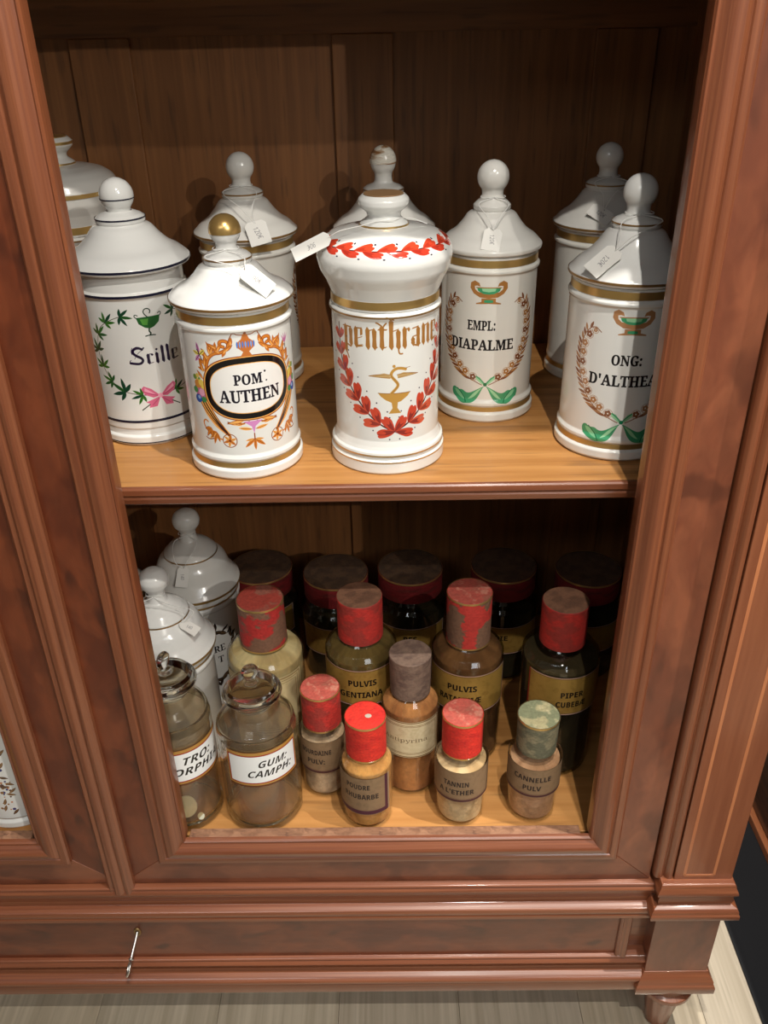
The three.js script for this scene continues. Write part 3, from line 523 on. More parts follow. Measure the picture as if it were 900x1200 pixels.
function pomDecor(g) {
  const cx = 18.9, O = 'rgb(206,122,44)', OD = 'rgb(140,66,24)', OL = 'rgb(236,172,92)', ink = 'rgb(24,22,34)';
  const oval = (rx, ry, col) => { g.beginPath(); const n = 2.5; for (let k = 0; k <= 96; k++) { const a = k / 96 * 2 * Math.PI, c = Math.cos(a), s2 = Math.sin(a), x = cx + rx * Math.sign(c) * Math.abs(c) ** (2 / n), y = 101.5 + ry * Math.sign(s2) * Math.abs(s2) ** (2 / n); k ? g.lineTo(x, -y) : g.moveTo(x, -y); } g.closePath(); g.fillStyle = col; g.fill(); };
  for (const s of [-1, 1]) {
    const X = (x) => cx + s * x;
    // acanthus scrolls above
    line(g, [[X(44), 116], [X(42), 130], [X(34), 139], [X(24), 140], [X(16), 146], [X(18), 152], [X(25), 152], [X(26), 147], [X(22), 146]], 3.6, OD); line(g, [[X(44), 116], [X(42), 130], [X(34), 139], [X(24), 140], [X(16), 146], [X(18), 152], [X(25), 152], [X(26), 147], [X(22), 146]], 2.3, O);
    for (const [x, h, a, L] of [[41, 132, 70, 9], [37, 137, 85, 10], [31, 140, 95, 9], [43, 126, 40, 8], [26, 140, 20, 7], [38, 134, 20, 8], [20, 143, -60, 7], [33, 139, 60, 11], [29, 141, 120, 9], [44, 120, 15, 8], [15, 147, 100, 7]]) { leaf(g, X(x), h, s > 0 ? a : 180 - a, L * 1.25, 3.6, OD); leaf(g, X(x), h, s > 0 ? a : 180 - a, L * 1.2, 3.0, O, OD); leaf(g, X(x), h, s > 0 ? a : 180 - a, L * 0.7, 1.4, OL); }
    line(g, [[X(2), 157], [X(8), 157], [X(10), 160], [X(13), 159]], 0.9, OD); line(g, [[X(13), 158], [X(17), 152], [X(19), 146]], 0.9, OD);
    // cornucopias at the sides, flowers in them
    poly(g, [[X(48), 92], [X(58), 88], [X(50), 72], [X(40), 60], [X(26), 49], [X(24), 52], [X(34), 66], [X(42), 78]], OL); for (const k of [0, 0.33, 0.66, 1]) line(g, [[X(48 + 10 * k), 92 - 4 * k], [X(42 + 8 * k), 76 - 3 * k], [X(25 + k * 1.5), 50.5]], k === 1 || !k ? 1 : 1.5, k % 1 ? 'rgb(52,28,18)' : OD);
    for (const [x, h, r, c] of [[52, 96, 5, 'rgb(196,112,150)'], [54, 97, 3, 'rgb(226,160,186)'], [50, 101, 3, 'rgb(232,206,90)'], [55, 103, 3, 'rgb(206,132,60)'], [56, 90, 3.2, 'rgb(62,94,164)'], [52, 89, 2.6, 'rgb(74,140,84)'], [58, 95, 2.4, 'rgb(90,150,90)'], [57, 108, 2.2, 'rgb(226,196,96)'], [60, 100, 2, 'rgb(150,70,110)'], [54, 110, 1.8, 'rgb(120,150,80)']]) dot(g, X(x), h, r, c);
    // rosettes and curls below
    g.beginPath(); g.arc(X(26), -45, 7.4, 0, 7); g.strokeStyle = OD; g.lineWidth = 0.9; g.stroke(); for (let k = 0; k < 6; k++) leaf(g, X(26), 45, k * 60 + 20, 7.4, 3.2, k % 2 ? O : OL, OD); dot(g, X(26), 45, 1.6, OD);
    line(g, [[X(34), 46], [X(44), 48], [X(52), 54], [X(56), 62], [X(52), 67], [X(49), 64]], 1.6, O); line(g, [[X(40), 48], [X(50), 42], [X(54), 46]], 1.1, OD); for (const [q, L, c] of [[-75, 15, O], [-45, 13, OL], [-105, 12, O], [-15, 9, O]]) leaf(g, X(40), 54, s > 0 ? q : 180 - q, L, 3.6, c, OD);
    line(g, [[X(4), 66], [X(14), 62], [X(26), 66]], 1.1, OD); leaf(g, X(26), 65, s > 0 ? 185 : -5, 18, 4, O, OD); leaf(g, X(24), 66, s > 0 ? 200 : -20, 13, 3, OL, OD);
    leaf(g, X(2), 57, s > 0 ? 10 : 170, 14, 3.6, OL, OD); leaf(g, X(0), 46, s > 0 ? -40 : 220, 14, 4, O, OD); leaf(g, X(0), 46, s > 0 ? -8 : 188, 10, 2.6, OL, OD);
  }
  for (const s of [-1, 1]) {
    const X = (x) => cx + s * x, D = (a) => (s > 0 ? a : 180 - a);
    for (const [x, h, a, L, w] of [[47, 118, 75, 15, 4], [45, 124, 100, 14, 4], [40, 132, 60, 13, 4], [36, 138, 110, 11, 3.5], [30, 144, 30, 10, 3.4], [21, 141, 140, 11, 3.2], [48, 110, 50, 12, 3.4]]) { leaf(g, X(x), h, D(a), L, w, OD); leaf(g, X(x), h, D(a), L * 0.9, w * 0.75, O); leaf(g, X(x), h, D(a), L * 0.5, w * 0.4, OL); }
    for (const [x, h, r, c] of [[54, 94, 6.5, 'rgb(196,112,150)'], [52.5, 95.5, 4, 'rgb(226,164,190)'], [57, 104, 4.5, 'rgb(208,140,66)'], [52, 106, 3.6, 'rgb(228,200,92)'], [58, 88, 4.6, 'rgb(58,90,168)'], [57, 89.5, 2, 'rgb(150,180,226)'], [50.5, 88, 3.2, 'rgb(70,136,82)'], [61, 97, 3.4, 'rgb(84,146,88)'], [60, 111, 2.8, 'rgb(120,150,70)'], [56, 113, 2.4, 'rgb(222,190,90)']]) dot(g, X(x), h, r, c);
    for (const [a, L] of [[-60, 13], [-95, 12], [-20, 9]]) { leaf(g, X(46), 58, D(a), L, 3.6, OD); leaf(g, X(46), 58, D(a), L * 0.88, 2.7, O); }
    leaf(g, X(8), 68, D(-12), 20, 4, OD); leaf(g, X(8), 68, D(-12), 18, 3, OL);
  }
  oval(49, 34.6, OD); oval(48, 33.6, OL); oval(46.6, 32.6, 'rgb(20,18,18)'); oval(41, 26.8, OL); oval(40.2, 26, 'rgb(234,232,228)');
  text(g, 'POM', 18, 105.8, 10.8, ink, { w: 30, weight: 'bold', heavy: 1.2 }); dot(g, 37, 107, 0.9, ink); dot(g, 36, 117, 1.1, ink);
  text(g, 'AUTHEN', 19.5, 87, 13, ink, { w: 65, weight: 'bold', heavy: 1.2 });
  poly(g, [[cx - 10, 66], [cx + 10, 66], [cx + 2, 60], [cx, 52], [cx - 2, 60]], 'rgb(206,134,190)'); line(g, [[cx, 52], [cx, 40]], 1.2, OD); leaf(g, cx, 46, -90, 13, 3.4, O, OD);
  // urn
  const U = 'rgb(190,110,52)'; poly(g, [[cx - 6, 135], [cx + 6, 135], [cx + 3, 140], [cx + 9, 145], [cx + 9, 149], [cx + 4, 153], [cx + 2, 158], [cx - 2, 158], [cx - 4, 153], [cx - 9, 149], [cx - 9, 145], [cx - 3, 140]], U); for (let k = -3; k <= 3; k++) leaf(g, cx + k * 2.8, 151, -90, 7.5, 1.7, k % 2 ? 'rgb(70,120,206)' : 'rgb(110,160,226)'); dot(g, cx, 159, 1.4, OD);
  // butterfly and thistle
  for (const [a, L, c] of [[100, 13, 'rgb(190,120,170)'], [160, 9, 'rgb(226,206,96)'], [40, 9, 'rgb(226,206,96)'], [230, 10, 'rgb(200,130,180)']]) leaf(g, -30.5, 136, a, L, 4, c, 'rgb(60,40,50)'); line(g, [[-33, 141], [-28, 131]], 1.1, 'rgb(50,36,40)');
  for (const a of [60, 80, 100, 120]) leaf(g, 67, 138, a, 11, 1.6, 'rgb(190,110,160)'); leaf(g, 67, 139, -90, 8, 1.4, 'rgb(60,60,50)');
}
function darkLeafDecor(g) {    // dark leaves with brown sprigs
  const r = rng(5); for (let k = 0; k < 26; k++) { const a = k / 26 * 2 * Math.PI, x = 20 + Math.cos(a) * 44, h = 95 + Math.sin(a) * 48; leaf(g, x, h, a / DEG + 90 + (r() - 0.5) * 70, 20, 6.5, k % 3 ? 'rgb(30,26,26)' : 'rgb(72,52,36)', 'rgb(110,86,60)'); leaf(g, x, h, a / DEG + (r() - 0.5) * 90, 14, 4.5, 'rgb(44,34,30)'); }
  text(g, 'RE', 38, 100, 12, 'rgb(26,22,26)', { w: 19 }); text(g, 'T', 38, 80, 12, 'rgb(26,22,26)', { w: 9 });
}
function sprigDecor(g) {
  const r = rng(9); for (let k = 0; k < 110; k++) { const x = -22 + r() * 40, h = 28 + r() * 110; r() < 0.35 ? leaf(g, x, h, r() * 360, 12, 4, r() < 0.5 ? 'rgb(66,42,30)' : 'rgb(116,84,50)', 'rgb(160,120,80)') : dot(g, x, h, 0.8 + r() * 1.6, ['rgb(150,110,70)', 'rgb(90,60,50)', 'rgb(190,120,80)', 'rgb(60,60,110)'][Math.floor(r() * 4)]); }
}

// ---------------------------------------------------------------- porcelain jars
function printed(R, H, ground, draw) { return phys({ map: wrap(R, H, ground, draw), roughness: 0.16, clearcoat: 0.5, clearcoatRoughness: 0.05 }); }
const plainMat = {};
// jar with a concave conical lid and a ball knob
function conicalJar(o) {
  const j = thing(o.name ?? 'apothecary_jar', o.label, 'jar', [o.x, S, o.z], o.turn ?? 0);
  const { R, Rb, RL, hn, yc, rc, rk, yk } = o, hr = hn - (o.neck ?? 0.0155);      // hn: top of the body, yc: collar, yk: knob centre
  const pr = [[0, 0], [Rb - 0.003, 0], [Rb, 0.003, 0.003], [Rb, 0.011, 0.003], [Rb - 0.0025, 0.0135], [Rb - 0.0035, 0.0195], [Rb - 0.0018, 0.0215, 0.002], [Rb - 0.0018, 0.0245, 0.002], [R, 0.0285, 0.004], [R, hr - 0.004, 0.004], [R + 0.0022, hr - 0.001, 0.002], [R + 0.0022, hr + 0.0015, 0.002], [R - 0.0005, hr + 0.004], [R - 0.0005, hn], [R - 0.006, hn], [0, hn]];
  const mat = o.draw ? printed(R, hn, o.old ? GROUND_OLD : GROUND, o.draw) : (o.old ? M.porcOld : M.porc);
  mesh('body', lathe(pr, { uvY: [0, hn] }), mat, j);
  const lm = o.old ? M.porcOld : M.porc, y0 = hn + 0.0005, cone = yc - y0;
  const lid = new THREE.Group(); lid.name = 'lid'; j.add(lid);
  const kp = []; for (let k = 1; k <= 9; k++) { const a = -Math.PI / 2 + 0.45 + (Math.PI - 0.45) * k / 9; kp.push([rk * Math.cos(a), yk + (o.kv ?? 1) * rk * Math.sin(a), 0.02]); }
  const cap = [[0, y0], [RL - 0.004, y0], [RL - 0.0005, y0 + 0.002, 0.002], [RL, y0 + 0.006, 0.003], [RL - 0.003, y0 + 0.009, 0.003], [RL * 0.86, y0 + 0.20 * cone + 0.005, 0.05], [RL * 0.70, y0 + 0.42 * cone, 0.06], [RL * 0.56, y0 + 0.62 * cone, 0.06], [RL * 0.46, y0 + 0.80 * cone, 0.05], [rc * 0.94, yc - 0.007, 0.004], [rc, yc - 0.005, 0.002], [rc, yc - 0.001, 0.002], [rc * 0.85, yc + 0.002, 0.004], [rk * 0.72, yc + 0.006, 0.004], [rk * 0.66, yk - rk * 0.98 * (o.kv ?? 1), 0.004]];
  const shell = mesh('lid_shell', lathe([...cap, ...kp.slice(0, 8), [0, yk + rk * (o.kv ?? 1), 0.01]], { steps: 4 }), lm, lid);
  if (o.gold) {
    mesh('foot_band', ring(Rb - 0.0024, 0.0138, 0.0193, Rb - 0.0033), M.gold, j, 'gilt band round the foot');
    mesh('neck_band', ring(R - 0.0002, hr + 0.0050, hn - 0.0025), M.gold, j, 'gilt band below the lid');
  }
  if (o.lines) {       // thin painted lines
    const c = o.lines;
    mesh('collar_line', ring(rc + 0.0003, yc - 0.0022, yc - 0.0005), c, lid); mesh('rim_line', ring(RL + 0.0002, y0 + 0.0035, y0 + 0.006), c, lid);
    if (!o.gold) { mesh('neck_line', ring(R + 0.0025, hr - 0.001, hr + 0.0018), c, j); mesh('foot_line', ring(R + 0.0003, 0.0285, 0.0315), c, j); mesh('base_line', ring(Rb + 0.0003, 0.0035, 0.0048), c, j); }
  }
  if (o.knobLine) mesh('knob_line', lathe([[rk * 0.985 + 0.0003, yk - 0.0012 - 0.002], [rk * 0.99 + 0.0003, yk - 0.002]], { seg: 48 }), o.lines, lid);
  if (o.knobMat) { const up = []; for (let k = 0; k <= 10; k++) { const a = (k / 10) * Math.PI / 2 - 0.12; up.push([(rk + 0.0004) * Math.cos(a), yk + (o.kv ?? 1) * (rk + 0.0004) * Math.sin(a), 0.02]); } mesh('knob_cap', lathe(up, { seg: 48 }), o.knobMat, lid, o.knobLabel); }
  return j;
}
const gap = 0;
conicalJar({ x: -0.272, z: -0.2092, R: 0.0585, Rb: 0.0603, RL: 0.0680, hn: 0.1935, yc: 0.2435, rc: 0.0262, rk: 0.0180, yk: 0.2640, neck: 0.022, draw: (g) => { g.translate(-9, 0); scilleDecor(g); }, lines: M.navy, knobLine: true, label: 'white porcelain jar lettered Scille with green leaf wreath and pink bow' });
conicalJar({ x: -0.1460, z: -0.1226, R: 0.0575, Rb: 0.0612, RL: 0.0630, hn: 0.1775, yc: 0.2210, rc: 0.0240, rk: 0.0155, yk: 0.2445, draw: pomDecor, gold: true, lines: M.goldThin, knobMat: M.gold, knobLabel: 'gilded top of the knob', label: 'white porcelain jar lettered POM: AUTHEN in a black oval with gilded knob' });
conicalJar({ x: -0.1664, z: -0.3764, turn: 134 * DEG, R: 0.0590, Rb: 0.0615, RL: 0.0650, hn: 0.1855, yc: 0.2375, rc: 0.0255, rk: 0.0172, yk: 0.2655, old: true, gold: true, lines: M.goldThin, draw: (g) => wreathDecor(g, -5, [], {}), label: 'white porcelain jar with gilt bands standing behind the POM: AUTHEN jar' });
const stain = patchTex(301, [222, 216, 202], [138, 96, 60], 0.52, 0.72, [3, 3]);
conicalJar({ x: 0.0080, z: -0.3760, R: 0.0585, Rb: 0.0610, RL: 0.0640, hn: 0.1875, yc: 0.2390, rc: 0.0252, rk: 0.0158, kv: 1.12, yk: 0.2690, old: true, gold: true, lines: M.goldThin, knobMat: phys({ map: stain.map, roughness: 0.25 }), knobLabel: 'knob with brown stains', label: 'white porcelain jar with brown stained knob behind the penthrane jar' });
conicalJar({ x: 0.1290, z: -0.2565, R: 0.0545, Rb: 0.0590, RL: 0.0580, hn: 0.1925, yc: 0.2405, rc: 0.0208, rk: 0.0177, yk: 0.2680, old: true, gold: true, draw: (g) => wreathDecor(g, -5.5, [['EMPL:', -7, 112.5, 33, 11], ['DIAPALME', -6.5, 89, 77, 12.2]]), label: 'white porcelain jar lettered EMPL: DIAPALME with green bow and gold wreath' });
conicalJar({ x: 0.2820, z: -0.3740, turn: 18 * DEG, R: 0.0565, Rb: 0.0590, RL: 0.0620, hn: 0.1895, yc: 0.2410, rc: 0.0258, rk: 0.0165, yk: 0.2695, old: true, gold: true, lines: M.goldThin, draw: (g) => wreathDecor(g, -5, [], { gold: 'rgb(120,76,40)', dark: 'rgb(84,50,30)' }), label: "white porcelain jar with gilt bands standing behind the ONG: D'ALTHEA jar" });
conicalJar({ x: 0.2640, z: -0.1556, R: 0.0600, Rb: 0.0638, RL: 0.0640, hn: 0.1860, yc: 0.2410, rc: 0.0250, rk: 0.0172, yk: 0.2680, gold: true, lines: M.goldThin, draw: (g) => wreathDecor(g, -7, [['ONG:', -2, 110.5, 32, 11], ["D'ALTHEA", -3.5, 87.5, 73, 12]], { ty: -2.5, gold: 'rgb(172,124,84)', dark: 'rgb(134,86,58)' }), label: "white porcelain jar lettered ONG: D'ALTHEA with green bow and gold wreath" });

// jar with a bulging lid and a spool shaped finial
function bulgeJar(o) {
  const j = thing('apothecary_jar', o.label, 'jar', [o.x, S, o.z], o.turn ?? 0), k = o.k ?? 1, dy = o.dy ?? 0, Hn = 0.1725 * k + dy;
  const P = (a) => a.map(([r, y, f]) => [r * k, y * k + (y > 0.05 ? dy : 0), f]);
  mesh('body', lathe(P([[0, 0], [0.0605, 0], [0.0622, 0.002, 0.002], [0.0622, 0.0145, 0.002], [0.060, 0.0165], [0.0600, 0.019], [0.0612, 0.0215, 0.002], [0.0606, 0.0245, 0.002], [0.0585, 0.0265], [0.0572, 0.030, 0.003], [0.0556, 0.036, 0.006], [0.0556, 0.164, 0.004], [0.0575, 0.1675, 0.002], [0.0575, 0.1705, 0.002], [0.0552, 0.1725], [0, 0.1725]]), { uvY: [0, Hn] }), o.draw ? printed(0.0556, Hn, GROUND, o.draw) : (o.old ? M.porcOld : M.porc), j);
  const lid = new THREE.Group(); lid.name = 'lid'; j.add(lid);
  const topTex = o.lidDraw;
  mesh('lid_shell', lathe(P([[0, 0.1728], [0.0548, 0.1728], [0.0552, 0.1745], [0.0552, 0.184], [0.0575, 0.190, 0.006], [0.0600, 0.196, 0.01], [0.0655, 0.206, 0.02], [0.0684, 0.219, 0.016], [0.0655, 0.231, 0.014], [0.054, 0.2395, 0.03], [0.038, 0.2435, 0.03], [0.0245, 0.2455, 0.004], [0.0240, 0.2475], [0.0225, 0.249, 0.004], [0.0165, 0.253, 0.006], [0.0165, 0.2575, 0.006], [0.0215, 0.2615, 0.006], [0.0250, 0.2655, 0.004], [0.0250, 0.2705, 0.004], [0.0205, 0.2745, 0.003], [0.0195, 0.2742], [0, 0.2742]]), { uvY: [0.19 * k + dy, 0.246 * k + dy], steps: 4 }), topTex ?? (o.old ? M.porcOld : M.porc), lid);
  mesh('finial_disc', lathe(P([[0, 0.2743], [0.0196, 0.2743], [0.0194, 0.2752], [0, 0.2754]]), { seg: 48 }), o.old ? M.gold : std({ color: new THREE.Color(0.33, 0.19, 0.09), roughness: 0.5, metalness: 0.3 }), lid, o.old ? undefined : 'brown gilt disc on top of the finial');
  mesh('finial_line', lathe(P([[0.02475, 0.2450], [0.02435, 0.2476]]), { seg: 48 }), M.gold, lid);
  mesh('neck_band', lathe(P([[0.0555, 0.1755], [0.0555, 0.1835]]), {}), M.gold, lid, 'gilt band round the lid');
  mesh('shoulder_line', lathe(P([[0.0578, 0.1680], [0.0578, 0.1698]]), {}), M.goldThin, j);
  mesh('foot_line', lathe(P([[0.06245, 0.0133], [0.06245, 0.0148]]), {}), M.gold, j); mesh('foot_line', lathe(P([[0.0614, 0.0205], [0.0614, 0.0222]]), {}), M.gold, j);
  if (o.bands) { mesh('lid_band', lathe(P([[0.0686, 0.2160], [0.0686, 0.2205]]), {}), M.gold, lid, 'broad gilt band round the lid'); mesh('finial_band', lathe(P([[0.0253, 0.2670], [0.0253, 0.2700]]), { seg: 48 }), M.gold, lid); }
  return j;
}
// laurel garland on the lid: v runs with height over the lid's upper bulge
const lidGarland = (() => {
  const [c, g] = canvas(2048, 512); g.fillStyle = GROUND; g.fillRect(0, 0, 2048, 512);
  const yS = 512 * (1 - (0.2335 - 0.19) / 0.056);
  g.save(); g.translate(0, yS); const N = 17, st = 2048 / N;
  for (let i = -1; i <= N; i++) { const x = i * st; line(g, [[x, 0], [x + st / 2, 2], [x + st, 0]], 7, 'rgb(84,34,34)'); g.save(); g.scale(1, 0.8); petal(g, x + st * 0.2, 2, 20, 112, 36, 'rgb(206,70,44)', 'rgb(150,40,30)'); petal(g, x + st * 0.6, -2, -24, 112, 38, 'rgb(196,62,42)', 'rgb(140,36,28)'); g.restore(); dot(g, x + st * 0.1, 44, 6, 'rgb(56,46,66)'); dot(g, x + st * 0.5, -58, 6, 'rgb(56,46,66)'); }
  g.restore(); return phys({ map: canvasTex(c), roughness: 0.15, clearcoat: 0.5, clearcoatRoughness: 0.05 });
})();
bulgeJar({ x: 0.0094, z: -0.1318, draw: penthraneDecor, lidDraw: lidGarland, label: 'white porcelain jar lettered penthrane with red leaf wreath and bulging lid' });
bulgeJar({ x: -0.3930, z: -0.3780, k: 1.06, dy: 0.012, old: true, bands: true, label: 'white porcelain jar with broad bulging lid and gilt bands behind the Scille jar' });

// jar with a domed lid and an onion shaped knob
function domeJar(o) {
  const j = thing('apothecary_jar', o.label, 'jar', [o.x, HF, o.z], o.turn ?? 0), k = o.k ?? 1, R = o.R, hn = o.hn, m = o.old ? M.porcOld : M.porc;
  mesh('body', lathe([[0, 0], [R + 0.001, 0], [R + 0.003, 0.003, 0.003], [R + 0.003, 0.011, 0.003], [R, 0.015, 0.003], [R, hn - 0.02, 0.004], [R + 0.0018, hn - 0.017, 0.002], [R + 0.0018, hn - 0.014, 0.002], [R, hn - 0.011], [R, hn], [0, hn]], { uvY: [0, hn] }), o.draw ? printed(R, hn, GROUND, o.draw) : m, j);
  const lid = new THREE.Group(); lid.name = 'lid'; j.add(lid);
  const y = (t) => hn + 0.0004 + t * k, r = (t) => t * k;
  const RL = o.RL, rr = o.rr ?? 0.0387;
  const pts = [[0, y(0)], [RL - 0.003, y(0)], [RL, y(0.0025), 0.002], [RL, y(0.0065), 0.003], [RL - 0.004, y(0.012), 0.01], [RL - 0.012, y(0.025), 0.03], [rr + 0.010, y(0.044), 0.03], [rr, y(0.0545), 0.004], [rr - 0.001, y(0.0575), 0.004], [rr - 0.009, y(0.066), 0.02], [0.0195, y(0.0725), 0.012], [0.0135, y(0.0755), 0.004], [0.0125, y(0.0785), 0.004], [0.0105, y(0.086), 0.006], [0.0125, y(0.0915), 0.006], [0.0185, y(0.100), 0.010], [0.0200, y(0.108), 0.012], [0.0165, y(0.1175), 0.012], [0.0085, y(0.1225), 0.012], [0, y(0.1235), 0.01]];
  mesh('lid_shell', lathe(pts, { steps: 4 }), m, lid);
  mesh('dome_line', ring(rr + 0.0004, y(0.0540), y(0.0562), rr - 0.0002), M.goldThin, lid); mesh('rim_band', ring(RL + 0.0003, y(0.0028), y(0.0066)), M.gold, lid, 'gilt band round the rim of the lid'); mesh('neck_band', ring(R + 0.0004, hn - 0.0095, hn - 0.0065), M.gold, j); mesh('foot_line', ring(R + 0.0004, 0.0165, 0.0175), M.goldThin, j);
  return j;
}
domeJar({ x: -0.2975, z: -0.180, R: 0.0625, RL: 0.0680, hn: 0.184, label: 'white porcelain jar with domed lid and onion knob behind the two clear glass jars' });
domeJar({ x: -0.2825, z: -0.318, R: 0.0625, RL: 0.0665, hn: 0.192, old: true, turn: 0, draw: darkLeafDecor, label: 'white porcelain jar with dark leaf print, domed lid with price tag' });
domeJar({ x: -0.4310, z: -0.335, R: 0.0625, RL: 0.0665, hn: 0.166, old: true, label: 'white domed jar behind the door post, beside the dark leaf jar' });
// jar behind the other door's opening
domeJar({ x: -0.4965, z: -0.092, R: 0.0600, RL: 0.0650, hn: 0.184, turn: 0, draw: sprigDecor, label: 'white porcelain jar with brown sprigs behind the neighbouring door frame' });

// ---------------------------------------------------------------- bottles on the lower board
const PAPER = std({ color: 0xffffff, roughness: 0.7 });
function labelMat(w, h, draw, o = {}) {
  const s = 14, [c, g] = canvas(Math.max(64, Math.round(w * s)), Math.max(64, Math.round(h * s))); g.translate(c.width / 2, c.height); g.scale(s, s); g.lineJoin = g.lineCap = 'round'; draw(g, w, h);
  return std({ map: canvasTex(c), roughness: o.rough ?? 0.6, metalness: o.metal ?? 0 });
}
function fillPaper(g, w, h, base, dark, seed) {
  g.fillStyle = base; g.fillRect(-w / 2, -h, w, h); const r = rng(seed);
  for (let k = 0; k < 260; k++) { g.globalAlpha = 0.05 + r() * 0.12; g.beginPath(); g.ellipse((r() - 0.5) * w, -r() * h, 1 + r() * 6, 0.6 + r() * 3, r() * 3, 0, 7); g.fillStyle = r() < 0.6 ? dark : base; g.fill(); } g.globalAlpha = 1;
}
function powderMat(seed, a, b) { const t = patchTex(seed, a, b, 0.3, 0.7, [5, 5]); return std({ map: t.map, bumpMap: t.bump, bumpScale: 0.0005, roughness: 0.95 }); }
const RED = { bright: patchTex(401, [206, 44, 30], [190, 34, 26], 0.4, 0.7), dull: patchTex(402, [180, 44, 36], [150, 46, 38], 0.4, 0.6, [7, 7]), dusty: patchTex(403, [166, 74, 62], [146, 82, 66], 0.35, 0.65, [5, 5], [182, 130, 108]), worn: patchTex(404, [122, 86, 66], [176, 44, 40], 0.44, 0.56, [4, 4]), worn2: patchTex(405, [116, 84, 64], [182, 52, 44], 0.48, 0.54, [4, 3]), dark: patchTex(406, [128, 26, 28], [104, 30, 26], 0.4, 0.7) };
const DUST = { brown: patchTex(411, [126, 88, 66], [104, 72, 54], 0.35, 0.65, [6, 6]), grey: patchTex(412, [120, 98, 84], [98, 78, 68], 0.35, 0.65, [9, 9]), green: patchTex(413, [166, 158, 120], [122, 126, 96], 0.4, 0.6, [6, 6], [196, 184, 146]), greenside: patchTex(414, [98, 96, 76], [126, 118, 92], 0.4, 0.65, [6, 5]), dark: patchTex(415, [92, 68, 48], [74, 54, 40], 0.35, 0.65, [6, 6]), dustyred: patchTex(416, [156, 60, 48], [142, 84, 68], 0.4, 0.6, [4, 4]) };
const matOf = (t, o = {}) => { const k = t.__m ?? (t.__m = std({ map: t.map, bumpMap: t.bump, bumpScale: 0.0004, roughness: 0.72, ...o })); return k; };
function discUV(g) { const p = g.attributes.position, uv = g.attributes.uv; for (let i = 0; i < p.count; i++) uv.setXY(i, 0.5 + p.getX(i) * 14, 0.5 + p.getZ(i) * 14); return g; }
function bottle(o) {
  const b = thing(o.name ?? 'powder_bottle', o.label, 'bottle', [o.x, HF, o.z], o.turn ?? 0, o.group);
  const { R, hs, rn } = o, Rb = o.Rb ?? R * 0.97, c0 = o.c0, c1 = o.c1, rc = o.rc, rt = o.rt ?? rc;
  mesh('glass', lathe([[0, 0], [Rb - 0.003, 0], [Rb, 0.0035, 0.003], [R, hs - 0.012, 0.01], [R, hs - 0.003, 0.006], [R - 0.006, hs + 0.005, 0.007], [rn + 0.005, hs + 0.010, 0.005], [rn, hs + 0.016, 0.004], [rn, c0 + 0.012]], {}), o.glass ?? M.glass, b);
  const lv = o.level, ri = R - 0.0022, top = lv > hs - 0.004 ? [[ri, hs - 0.006, 0.005], [ri - 0.006, hs + 0.0025, 0.006], [rn + 0.002, hs + 0.0075, 0.003], [0, hs + 0.0075]] : [[ri, lv - 0.002, 0.001], [ri * 0.8, lv, 0.01], [0, lv + 0.001]];
  mesh('powder', lathe([[0, 0.004], [Rb - 0.005, 0.004], [Rb - 0.0022, 0.007, 0.003], ...top], { uRep: 2 }), o.powder, b);
  const cap = new THREE.Group(); cap.name = 'cap'; b.add(cap);
  mesh('cap_side', lathe([[rc - 0.0015, c0], [rc, c0 + 0.001], [rt, c1 - 0.001, 0.0006], [rt - 0.0008, c1]], { seg: 56, uvY: [c0, c1], uRep: 2 }), matOf(o.side), cap);
  mesh('cap_top', discUV(lathe([[rt - 0.0008, c1 - 0.0003], [rt * 0.6, c1 + 0.0002], [0, c1 + 0.0003]], { seg: 56 })), matOf(o.top), cap);
  if (o.rims) { mesh('cap_rim', lathe([[rt + 0.0003, c1 - 0.0028], [rt + 0.0005, c1 - 0.0012], [rt + 0.0001, c1 + 0.0001]], { seg: 56 }), M.gold, cap, 'gilt edge'); if (o.rims > 1) mesh('cap_rim', lathe([[rc + 0.0003, c0 + 0.0008], [rc + 0.0004, c0 + 0.0035]], { seg: 56 }), M.gold, cap, 'gilt edge'); }
  if (o.seal) mesh('worn_spot', (() => { const g = lathe([[0.0035, c1 + 0.0004], [0, c1 + 0.0007]], { seg: 16 }); g.scale(1.2, 1, 1); g.translate(0.004, 0, 0.002); return g; })(), std({ color: 0xb3a99a, roughness: 0.8 }), cap, 'small bare grey spot on the cap');
  if (o.tag) {
    const { h0, h1, a0, a1, draw, metal, rough } = o.tag, rr = R + 0.0006;
    mesh('paper_label', lathe([[rr, h0], [rr, h1]], { seg: 40, arc: [a0 * DEG, a1 * DEG] }), labelMat(1000 * rr * (a1 - a0) * DEG, 1000 * (h1 - h0), draw, { metal, rough }), b);
  }
  return b;
}
const INK = 'rgb(38,24,18)';
const sans = (w) => ({ font: 'sans-serif', weight: 'bold', w: w * 1.1, heavy: 1.5 });
// labels of the small front bottles: brown paper, red lower border
const brownLabel = (a, b, seed, xs, side) => (g, w, h) => {
  fillPaper(g, w, h, 'rgb(132,106,78)', 'rgb(92,70,50)', seed);
  g.fillStyle = 'rgb(66,24,30)'; g.fillRect(-w / 2, -4.2, w, 3.2); g.fillRect(-w / 2, -5.6, w, 0.5); g.fillStyle = 'rgb(58,42,30)'; g.fillRect(-w / 2, -h, w, 0.7);
  if (side) { g.fillStyle = 'rgb(70,28,44)'; g.fillRect(w / 2 - 8, -h, 5, h); g.fillRect(-w / 2, -7.5, w, 6); g.fillStyle = 'rgb(150,124,96)'; g.fillRect(w / 2 - 2.6, -h, 2.6, h); }
  text(g, a[0], a[1], a[2], a[3], INK, { ...sans(a[4]) }); text(g, b[0], b[1], b[2], b[3], INK, { ...sans(b[4]) });
};
